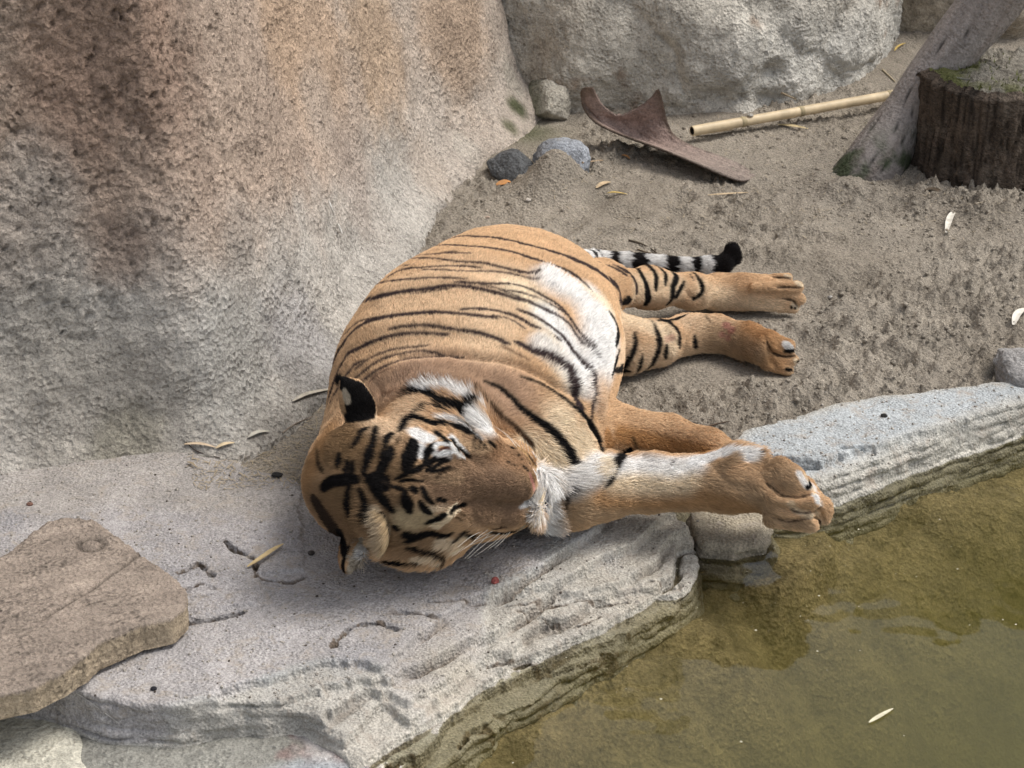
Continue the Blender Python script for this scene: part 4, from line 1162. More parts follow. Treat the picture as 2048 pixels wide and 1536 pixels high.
scatter("straw_litter", 500, (1100, 200, 2048, 480), .002, plain_mat("straw_back", (.36, .30, .21), .8), True)
print("objects", time.time() - T0)
FUR_N, FUR_R = 420000, 0.85
# ================================================================ THE TIGER
PRIMS = []      # dicts: kind, geometry, k (blend), flow, fur length
def capsule(a, b, k=0.03, fur=0.011, flow=None, up=None):
    (pa, ra), (pb, rb) = a, b
    f = (pb - pa) / (np.linalg.norm(pb - pa) + 1e-9) if flow is None else np.array(flow, float)
    PRIMS.append(dict(t='c', a=pa, b=pb, ra=ra, rb=rb, k=k, fur=fur, flow=f))
def ellip(c, r, R=None, k=0.04, fur=0.011, flow=(0, 1, 0), op='u'):
    PRIMS.append(dict(t='e', c=np.array(c, float), r=np.array(r, float), R=np.eye(3) if R is None else R, k=k, fur=fur, flow=np.array(flow, float), op=op))
def prim_d(p, P):
    if p['t'] == 'c':
        ba = p['b'] - p['a']
        pa = P - p['a']
        h = np.clip((pa @ ba) / (ba @ ba + 1e-12), 0, 1)
        return np.linalg.norm(pa - h[..., None] * ba, axis=-1) - (p['ra'] + (p['rb'] - p['ra']) * h)
    q = (P - p['c']) @ p['R']                      # columns of R are the axes
    k0 = np.linalg.norm(q / p['r'], axis=-1)
    k1 = np.linalg.norm(q / (p['r'] ** 2), axis=-1)
    return k0 * (k0 - 1) / (k1 + 1e-9)
def S(px, py, r, z=None, base=0.0):                # sphere from photograph: centre pixel, radius pixels, height of centre
    zz = 0.1 if z is None else z
    r = r - 2.5 if r > 12 else r
    for _ in range(4):
        p = at(px, py, zz)
        rm = r * mpp(p)
        if z is None: zz = rm + base
    return p, rm
def chain(pts, **kw):
    for a, b in zip(pts[:-1], pts[1:]): capsule(a, b, **kw)

# --- trunk
tc = at(962, 726, 0.172)
yaw = math.radians(-15)
Rt = np.array([[math.cos(yaw), -math.sin(yaw), 0], [math.sin(yaw), math.cos(yaw), 0], [0, 0, 1]])
ellip(tc, (0.222, 0.335, 0.175), Rt, fur=0.008, flow=(0.25, 1, 0), k=0.05)
capsule(S(1040, 640, 130, 0.165), S(1015, 590, 118, 0.19), k=0.08, flow=(0.5, 1, -0.2), fur=0.008)      # rump
capsule(S(1152, 660, 72, 0.085), S(1128, 725, 70, 0.085), k=0.04, flow=(0.6, 0.5, -0.3), fur=0.026)       # belly fold on the sand
# --- upper hind leg
capsule(S(1080, 602, 88, 0.215), S(1205, 572, 50, 0.125), k=0.07, fur=0.011)
chain([S(1205, 574, 46, 0.12), S(1300, 575, 37, 0.075), S(1385, 582, 32, 0.05), S(1440, 585, 32), S(1490, 585, 35)], k=0.035, fur=0.007)
capsule(S(1490, 585, 36), S(1532, 586, 35), k=0.02, fur=0.006)
for x0, y0, x1, y1, r0, r1, z in ((1500, 562, 1574, 557, 13, 14, 0.050), (1505, 574, 1594, 574, 13, 16, 0.056), (1505, 594, 1600, 597, 13, 16, 0.034), (1500, 610, 1586, 616, 13, 15, 0.016)):
    capsule(S(x0, y0, r0, z), S(x1, y1, r1, z - 0.005), k=0.004, fur=0.005)
# --- lower hind leg
capsule(S(1150, 680, 66, 0.08), S(1245, 690, 56), k=0.022, fur=0.011)
chain([S(1245, 690, 57), S(1312, 686, 44), S(1372, 669, 38), S(1430, 668, 34), S(1495, 683, 34), S(1530, 696, 40)], k=0.025, fur=0.009)
capsule(S(1318, 636, 9, 0.02), S(1375, 640, 16, 0.03), k=0.012, fur=0.009, flow=(-1, 0, 0))       # the heel
for x0, y0, x1, y1, r0, r1, z in ((1530, 678, 1576, 692, 22, 19, 0.050), (1535, 705, 1585, 718, 20, 17, 0.030), (1535, 726, 1574, 741, 20, 17, 0.013)):
    capsule(S(x0, y0, r0, z), S(x1, y1, r1, z - 0.008), k=0.004, fur=0.005)
# --- neck, shoulder, chest
capsule(S(880, 850, 95, 0.20), S(1090, 862, 92, 0.155), k=0.07, fur=0.008, flow=(0.75, 0.1, -0.3))
capsule(S(765, 830, 88, 0.13), S(705, 940, 92, 0.13), k=0.05, fur=0.010, flow=(0.05, 1, 0.1))
capsule(S(870, 850, 110, 0.13), S(940, 940, 100, 0.10), k=0.05, fur=0.012, flow=(0.3, 1, 0))
capsule(S(1060, 905, 95, 0.135), S(1110, 955, 75, 0.09), k=0.05, fur=0.028, flow=(0.8, -0.2, -0.3))
# --- upper foreleg (crosses behind)
chain([S(1105, 862, 84, 0.15), S(1212, 860, 54, 0.105), S(1335, 873, 43, 0.085), S(1415, 900, 40, 0.08), S(1480, 935, 38, 0.075), S(1580, 985, 36, 0.05)], k=0.018, fur=0.009)
capsule(S(1600, 985, 36, 0.04), S(1636, 1022, 30, 0.02), k=0.02, fur=0.009)
capsule(S(1610, 1000, 24, 0.05), S(1643, 1010, 20, 0.035), k=0.01, fur=0.008)
# --- lower foreleg, lies on the slab, paw over the water
chain([S(1090, 985, 72, 0.09), S(1140, 985, 68, 0.09), S(1206, 970, 60, 0.09), S(1300, 964, 53, 0.085), S(1372, 965, 49, 0.085), S(1450, 961, 56, 0.085), S(1520, 972, 52, 0.085)], k=0.025, fur=0.012)
capsule(S(1520, 975, 50, 0.085), S(1536, 988, 38, 0.078), k=0.012, fur=0.008)
capsule(S(1558, 944, 33, 0.112), S(1582, 962, 33, 0.105), k=0.006, fur=0.007)       # first toe, knuckle up
capsule(S(1582, 962, 32, 0.105), S(1604, 976, 22, 0.097), k=0.010, fur=0.007)
capsule(S(1545, 994, 23, 0.088), S(1622, 1002, 20, 0.083), k=0.0015, fur=0.006)
capsule(S(1540, 1020, 21, 0.066), S(1614, 1030, 17, 0.062), k=0.0015, fur=0.006)
capsule(S(1545, 1036, 23, 0.048), S(1622, 1050, 18, 0.042), k=0.0015, fur=0.006)
capsule(S(1470, 915, 24, 0.12), S(1515, 912, 13, 0.13), k=0.02, fur=0.026, flow=(0.8, 0.6, 0.6))   # carpal tuft

# --- head: local axes u right, l up in the picture, w towards the viewer; unit = one photograph pixel
HC = at(820, 965, 0.215)
HS = mpp(HC)
hu, hl = RGT.copy(), UPV.copy()
tl = math.radians(-3)
hu, hl = hu * math.cos(tl) + hl * math.sin(tl) * 0.3, hl
hu /= np.linalg.norm(hu)
hw = np.cross(hu, hl)
HM = np.stack([hu, hl, hw], 1)
def H(X, Y, W): return HC + HM @ (np.array([X, Y, W], float) * HS)
def hcap(a, ra, b, rb, **kw): capsule((H(*a), ra * HS), (H(*b), rb * HS), **kw)
def hell(c, r, rot=0.0, **kw):
    R = HM.copy()
    if rot:
        cr, sr = math.cos(rot), math.sin(rot)
        R = HM @ np.array([[cr, -sr, 0], [sr, cr, 0], [0, 0, 1]])
    ellip(H(*c), np.array(r, float) * HS, R, **kw)
BK = tuple(-hu)
TIGER_SPLIT = len(PRIMS)
hell((-75, -2, -110), (148, 128, 118), k=0.03, fur=0.010, flow=BK)                       # cranium
hell((25, 0, -95), (120, 112, 92), k=0.03, fur=0.008, flow=BK)                            # brow
hell((45, 92, -165), (108, 70, 90), 0.05, k=0.02, fur=0.028, flow=(-0.8, 0.3, 0.5))         # upper cheek ruff
hell((25, -100, -165), (118, 68, 90), 0.12, k=0.02, fur=0.024, flow=(-0.9, -0.1, -0.4))     # lower cheek ruff
hell((115, 60, -120), (80, 52, 75), k=0.02, fur=0.008, flow=BK)                             # cheek bones
hell((110, -62, -120), (85, 52, 75), k=0.02, fur=0.008, flow=BK)
hcap((70, 0, -66), 52, (212, 2, -92), 43, k=0.010, fur=0.005, flow=BK)                       # bridge
hell((194, 36, -150), (62, 50, 62), k=0.010, fur=0.004, flow=BK)                             # whisker pads
hell((186, -58, -142), (78, 50, 62), k=0.008, fur=0.004, flow=BK)
hell((236, -4, -112), (24, 34, 26), k=0.006, fur=0.003, flow=BK)                              # nose
hell((222, -18, -210), (66, 62, 46), k=0.012, fur=0.016, flow=(-0.3, 0.0, -0.9))               # chin
hell((62, 66, -26), (34, 20, 18), k=0.010, fur=0.005, flow=BK)                                 # brow ridges
hell((58, -62, -26), (34, 20, 18), k=0.010, fur=0.005, flow=BK)
hell((104, 64, -50), (22, 17, 15), -0.5, k=0.006, fur=0.004, flow=BK)                            # closed lids
hell((98, -60, -50), (22, 17, 15), 0.5, k=0.006, fur=0.004, flow=BK)
hcap((88, 78, -36), 3.2, (120, 52, -42), 3.2, k=0.005)                                           # eye slits (carved)
PRIMS[-1]['op'] = 's'
hcap((86, -52, -36), 3.2, (114, -42, -42), 3.2, k=0.005)
PRIMS[-1]['op'] = 's'
hcap((215, 14, -92), 4, (236, 22, -100), 5, k=0.006); PRIMS[-1]['op'] = 's'                   # nostril folds
hcap((215, -28, -92), 4, (236, -34, -100), 5, k=0.006); PRIMS[-1]['op'] = 's'
hell((150, -84, -185), (62, 40, 60), k=0.02, fur=0.010, flow=BK)
# ears: cupped shells rising from the crown
hell((-112, 152, -95), (36, 58, 20), 0.42, k=0.012, fur=0.004, flow=(-0.3, 0.4, 0.85))
hcap((-118, 188, -93), 15, (-151, 211, -98), 4, k=0.010, fur=0.003, flow=(-0.5, 0.5, 0.5))
hell((-122, -146, -75), (27, 50, 26), -0.22, k=0.010, fur=0.004, flow=(-0.2, -0.6, 0.5))
hell((-103, -150, -58), (19, 40, 22), -0.22, k=0.005, fur=0.004, op='s')

# --- tail
tail_pts = [(1060, 590, 30, 0.13), (1150, 520, 22, 0.09), (1190, 518, 17, 0.04), (1250, 520, 16, 0.03), (1310, 526, 15, 0.022), (1370, 530, 15, 0.02), (1415, 530, 16, 0.02), (1445, 527, 17, 0.022), (1463, 514, 17, 0.03), (1462, 505, 16, 0.04)]
TAIL = [S(a, b, c + 1.5, d) for a, b, c, d in tail_pts]
chain(TAIL, k=0.006, fur=0.012)

# --- evaluate the field and pull a surface out of it (surface nets)
HVOX = 0.0037
lo = np.array([-0.40, -0.98, -0.035]); hi = np.array([0.66, 0.66, 0.46])
nx, ny, nz = (np.ceil((hi - lo) / HVOX).astype(int) + 1)
Fd = np.full((nx, ny, nz), 0.2, np.float32)
gx, gy, gz = (lo[0] + HVOX * np.arange(nx), lo[1] + HVOX * np.arange(ny), lo[2] + HVOX * np.arange(nz))
for p in PRIMS:
    if p['t'] == 'c':
        r = max(p['ra'], p['rb']); a0 = np.minimum(p['a'], p['b']) - r; a1 = np.maximum(p['a'], p['b']) + r
    else:
        e = np.abs(p['R']) @ p['r']; a0 = p['c'] - e; a1 = p['c'] + e
    m = p['k'] + 0.02
    i0 = np.clip(((a0 - m - lo) / HVOX).astype(int), 0, [nx, ny, nz]); i1 = np.clip(((a1 + m - lo) / HVOX).astype(int) + 2, 0, [nx, ny, nz])
    if np.any(i1 <= i0): continue
    sl_ = tuple(slice(a, b) for a, b in zip(i0, i1))
    G = np.stack(np.meshgrid(gx[sl_[0]], gy[sl_[1]], gz[sl_[2]], indexing='ij'), -1)
    d = prim_d(p, G)
    A = Fd[sl_]
    k = p['k']
    if p.get('op') == 's':
        h = np.clip(0.5 - 0.5 * (A + d) / k, 0, 1)
        Fd[sl_] = A + (-d - A) * h + k * h * (1 - h)
    else:
        h = np.clip(0.5 + 0.5 * (A - d) / k, 0, 1)
        Fd[sl_] = A + (d - A) * h - k * h * (1 - h)
# fur-clad muscle and skin relief
TV, TQ = surface_nets(Fd, lo, HVOX)
# light smoothing
nv = len(TV)
e = np.concatenate([TQ[:, [0, 1]], TQ[:, [1, 2]], TQ[:, [2, 3]], TQ[:, [3, 0]]])
for _ in range(2):
    acc = np.stack([np.bincount(e[:, 0], TV[e[:, 1], c], nv) + np.bincount(e[:, 1], TV[e[:, 0], c], nv) for c in range(3)], 1)
    cnt = np.bincount(e[:, 0], minlength=nv) + np.bincount(e[:, 1], minlength=nv)
    TV = TV * 0.4 + 0.6 * acc / cnt[:, None]
# keep the largest connected piece only
lab = np.arange(nv)
for _ in range(400):
    old = lab.copy()
    np.minimum.at(lab, e[:, 0], lab[e[:, 1]]); np.minimum.at(lab, e[:, 1], lab[e[:, 0]])
    lab = lab[lab]
    if (lab == old).all(): break
big = np.bincount(lab).argmax()
keep = lab == big
mp_ = -np.ones(nv, int); mp_[keep] = np.arange(keep.sum())
TV = TV[keep]; TQ = mp_[TQ[keep[TQ[:, 0]]]]
nv = len(TV)
def vnormals(TV):
    fn = np.cross(TV[TQ[:, 2]] - TV[TQ[:, 0]], TV[TQ[:, 3]] - TV[TQ[:, 1]])
    n = np.stack([sum(np.bincount(TQ[:, j], fn[:, c], nv) for j in range(4)) for c in range(3)], 1)
    return n / (np.linalg.norm(n, axis=1)[:, None] + 1e-12)
TNm = vnormals(TV)
print("tiger verts", nv, "t", time.time() - T0)
BVH = BVHTree.FromPolygons([tuple(v) for v in TV.tolist()], TQ.tolist())

def sdf_at(p):
    q = (np.asarray(p) - lo) / HVOX
    i = np.clip(q.astype(int), 0, [nx - 2, ny - 2, nz - 2]); f = np.clip(q - i, 0, 1)
    r = 0
    for a in (0, 1):
        for b in (0, 1):
            for c in (0, 1):
                r += Fd[i[0] + a, i[1] + b, i[2] + c] * (f[0] if a else 1 - f[0]) * (f[1] if b else 1 - f[1]) * (f[2] if c else 1 - f[2])
    return r
def grad_at(p):
    h = 0.004
    g = np.array([sdf_at(p + np.eye(3)[k] * h) - sdf_at(p - np.eye(3)[k] * h) for k in range(3)])
    return g / (np.linalg.norm(g) + 1e-9)

def on_tiger(px, py):
    r = ray(px, py); r = r / np.linalg.norm(r)
    hit = BVH.ray_cast(Vector(CAM), Vector(r))
    if hit[0] is None: return None
    return np.array(hit[0])
def trace(pts, ext0=0.0, ext1=0.0, step=3.0):
    """photograph polyline -> points lying on the coat, with radius scale; optionally carried on round the body"""
    pts = np.asarray(pts, float)
    L = max(2, int(np.linalg.norm(np.diff(pts, axis=0), axis=1).sum() / step))
    q = spline(pts, L) if len(pts) > 2 else np.linspace(pts[0], pts[-1], L)
    W = [on_tiger(*p) for p in q]
    t = np.linspace(0, 1, L)
    ok = [k for k in range(L) if W[k] is not None]
    P = [W[k] for k in ok]; t = [t[k] for k in ok]
    if len(P) > 6:
        for ex, end in ((ext0, 0), (ext1, 1)):
            if ex <= 0: continue
            p = P[0] if end == 0 else P[-1]
            d = (P[0] - P[5]) if end == 0 else (P[-1] - P[-6])
            d /= np.linalg.norm(d) + 1e-9
            for s_ in np.arange(0.006, ex, 0.006):
                g = grad_at(p); d = d - g * (d @ g); d /= np.linalg.norm(d) + 1e-9
                p = p + d * 0.006; p = p - grad_at(p) * sdf_at(p)
                if end == 0: P.insert(0, p); t.insert(0, t[0])
                else: P.append(p); t.append(t[-1])
    return np.array(P), np.array(t)

# --- coat pattern -------------------------------------------------
def z1(l): return [(560 + x / 3.4133, 720 + y / 3.4133) for x, y in l]
def z2(l): return [(640 + x * 0.29297, 440 + y * 0.29297) for x, y in l]
def z3(l): return [(1040 + x * 0.3125, 460 + y * 0.3125) for x, y in l]
def z4(l): return [(1040 + x * 0.33203, 760 + y * 0.33203) for x, y in l]
def z5(l): return [(860 + x / 5.487, 840 + y / 5.487) for x, y in l]
def z6(l): return [(600 + x / 6.98, 960 + y / 6.98) for x, y in l]
def z7(l): return [(600 + x / 5.908, 720 + y / 5.908) for x, y in l]
def z8(l): return [(1480 + x / 6.4, 860 + y / 6.4) for x, y in l]
def zc(l): return [(560 + x / 2.115, 720 + y / 2.115) for x, y in l]
def z9(l): return [(1360 + x / 5.12, 480 + y / 5.12) for x, y in l]
# folds, hollows and swellings of skin and muscle, followed along the photograph's lines (half width px, depth px; negative swells)
FOLDS = [
 (z2([(560, 955), (800, 925), (1000, 945), (1250, 965), (1450, 1040), (1600, 1130), (1800, 1225)]), 10, 11), (z2([(600, 1000), (850, 985), (1050, 1010), (1300, 1060)]), 22, -6),
 (z2([(1100, 1120), (1250, 1180), (1420, 1330)]), 18, 5), (z2([(230, 620), (600, 500), (1000, 500), (1300, 600)]), 42, 9), (z2([(1050, 200), (1250, 260)]), 45, -9), (z2([(300, 900), (600, 830), (1000, 830), (1250, 880)]), 30, 5), (z2([(420, 1040), (700, 1000)]), 30, -7), (z2([(300, 760), (700, 700), (1100, 730)]), 26, -4), (z2([(860, 900), (1000, 880), (1200, 900)]), 20, -4),
 (z3([(210, 260), (330, 330), (450, 420), (540, 510)]), 9, 7), (z3([(150, 150), (330, 240), (500, 340), (620, 440)]), 24, -6), (z2([(1000, 330), (1250, 380), (1480, 400)]), 26, 5), (z2([(500, 480), (800, 440), (1050, 460)]), 60, -8),
 (z2([(1250, 560), (1400, 700), (1500, 900)]), 24, 3), (z2([(1380, 500), (1560, 640), (1700, 850)]), 14, 3),
 (z4([(490, 440), (455, 330), (400, 240)]), 8, 8), (z4([(430, 110), (470, 200), (490, 300)]), 14, 4), (z4([(540, 130), (700, 200)]), 22, -4), (z4([(700, 300), (900, 370), (1100, 420)]), 14, 3),
 (z4([(560, 440), (760, 460), (960, 495)]), 10, -4), (z4([(1050, 480), (1150, 520), (1250, 620), (1400, 650)]), 10, 4), (z4([(1230, 520), (1330, 470)]), 18, -6), (z4([(980, 490), (960, 560)]), 14, 4), (z4([(600, 700), (900, 700), (1200, 720)]), 16, 3),
 (z4([(450, 560), (500, 500)]), 10, 5),
 # paws
 (z8([(300, 640), (450, 760), (560, 830), (760, 850), (900, 820)]), 7, 13), (z8([(640, 1010), (760, 1055), (900, 1050), (1000, 1010)]), 6, 12), (z8([(250, 1010), (420, 1120), (600, 1165), (800, 1150), (950, 1120)]), 6, 11), (z8([(200, 560), (260, 450), (280, 360)]), 8, 7), (z8([(450, 950), (600, 1040), (850, 1100)]), 5, 4), (z8([(1010, 1020), (1040, 1100), (1060, 1180)]), 5, 7),
 (z9([(900, 350), (960, 375), (1130, 392)]), 5, 7), (z9([(960, 470), (1080, 485), (1240, 488)]), 5, 7), (z9([(900, 615), (1050, 600), (1150, 620), (1210, 690)]), 5, 7), (z9([(1000, 450), (1080, 460)]), 6, 4),
 (z9([(870, 1010), (920, 1140), (1050, 1190), (1180, 1185)]), 6, 9), (z9([(910, 1150), (940, 1250), (1000, 1330)]), 7, 6), (z9([(0, 480), (140, 600), (220, 520), (160, 380)]), 7, 4), (z9([(400, 940), (480, 1010), (560, 1100)]), 12, 3), (z9([(140, 780), (300, 800)]), 20, -4), (z3([(940, 560), (900, 620), (960, 700), (1040, 760)]), 10, 4), (z3([(760, 450), (900, 420), (1050, 440)]), 12, -4),
 # head
 (z5([(400, 370), (470, 430), (560, 470)]), 10, 7), (z5([(330, 960), (430, 920), (520, 900)]), 9, 6), (z5([(250, 190), (330, 260), (430, 340)]), 6, -4), (z5([(230, 270), (300, 350), (400, 420)]), 6, -5), (z5([(240, 225), (330, 330), (430, 400)]), 3.5, 6),
 (z5([(235, 1020), (270, 965), (360, 925)]), 3.5, 6), (z5([(200, 990), (270, 930), (340, 900)]), 6, -5), (z5([(230, 1060), (320, 1000), (400, 960)]), 6, -4),
 (z5([(700, 270), (620, 330), (560, 400)]), 12, 5), (z5([(560, 1170), (500, 1080), (480, 1000)]), 12, 5), (z5([(520, 480), (800, 500), (1040, 505)]), 9, 5), (z5([(560, 880), (800, 930), (1010, 960)]), 9, 5), (z5([(650, 700), (850, 700), (1080, 720)]), 26, -6), (z5([(700, 700), (900, 700)]), 5, 0),
 (z5([(1020, 500), (1080, 560)]), 4, 5), (z5([(1040, 590), (1100, 740), (1080, 860)]), 8, -4), (z5([(1150, 870), (1060, 920), (1000, 950)]), 5, 4), (z5([(1195, 440), (1200, 600), (1190, 780), (1200, 900), (1120, 1100), (980, 1220)]), 4, 6), (z5([(1180, 780), (1200, 830)]), 5, 5),
 (z5([(620, 1190), (760, 1215), (900, 1220), (1020, 1190)]), 5, 7), (z5([(900, 330), (1060, 400), (1130, 500)]), 14, -5), (z5([(700, 1080), (900, 1080), (1060, 1000)]), 18, -6),
 (z1([(1000, 590), (900, 560), (850, 480)]), 14, -4), (z1([(700, 800), (900, 830), (1050, 830)]), 12, 5), (z1([(820, 700), (960, 690)]), 22, -5), (z1([(820, 940), (960, 950)]), 22, -5), (z1([(500, 820), (350, 850)]), 20, -5),
 (z1([(900, 330), (1060, 330), (1220, 370), (1360, 520), (1450, 570)]), 6, 7), (z1([(1200, 420), (1300, 470), (1400, 560)]), 10, -4), (z1([(830, 1160), (1000, 1160), (1150, 1190), (1300, 1160)]), 8, 5), (z1([(850, 1240), (1050, 1240), (1200, 1240)]), 12, -4), (z1([(720, 1330), (900, 1335), (1100, 1340)]), 5, 6), (z1([(640, 1000), (700, 1080), (730, 1200), (700, 1330)]), 10, -5), (z1([(740, 1040), (770, 1160), (750, 1300)]), 6, 7),
 (z1([(640, 130), (700, 250), (680, 400)]), 7, 5),
]
dV = np.zeros(nv)
for pts, hw_, dp in FOLDS:
    if dp == 0: continue
    P_, t_ = trace(pts, step=3)
    if len(P_) < 2: continue
    m_ = float(np.mean((P_ - CAM) @ FWD)) / FPX
    b0, b1 = P_.min(0) - hw_ * 3 * m_, P_.max(0) + hw_ * 3 * m_
    sel = np.flatnonzero(((TV > b0) & (TV < b1)).all(1))
    if not len(sel): continue
    D_ = np.sqrt(np.maximum(((TV[sel][:, None] - P_[None]) ** 2).sum(2), 0))
    kk = D_.argmin(1); dm = D_.min(1)
    endf = np.sin(np.pi * np.clip(t_[kk] * .9 + .05, 0, 1)) ** .5
    dV[sel] -= dp * m_ * endf * np.exp(-(dm / (hw_ * m_)) ** 2)
TV = TV + TNm * dV[:, None]
TV = TV + TNm * (0.0035 * fbm(TV, 11, 3) + 0.0012 * fbm(TV, 45, 2))[:, None]
TNm = vnormals(TV)
BVH = BVHTree.FromPolygons([tuple(v) for v in TV.tolist()], TQ.tolist())
print("folds", time.time() - T0)
ORANGE = (0.58, 0.385, 0.225); PALE = (0.70, 0.53, 0.36); CREAM = (0.78, 0.65, 0.47); WHITE = (0.80, 0.785, 0.76)
RICH = (0.43, 0.225, 0.085); FAWN = (0.41, 0.285, 0.172); MUZZ = (0.205, 0.130, 0.082); DUSK = (0.43, 0.285, 0.195)
BLACK = (0.006, 0.005, 0.005); STRIPE = (0.045, 0.030, 0.030); PINK = (0.45, 0.22, 0.17)
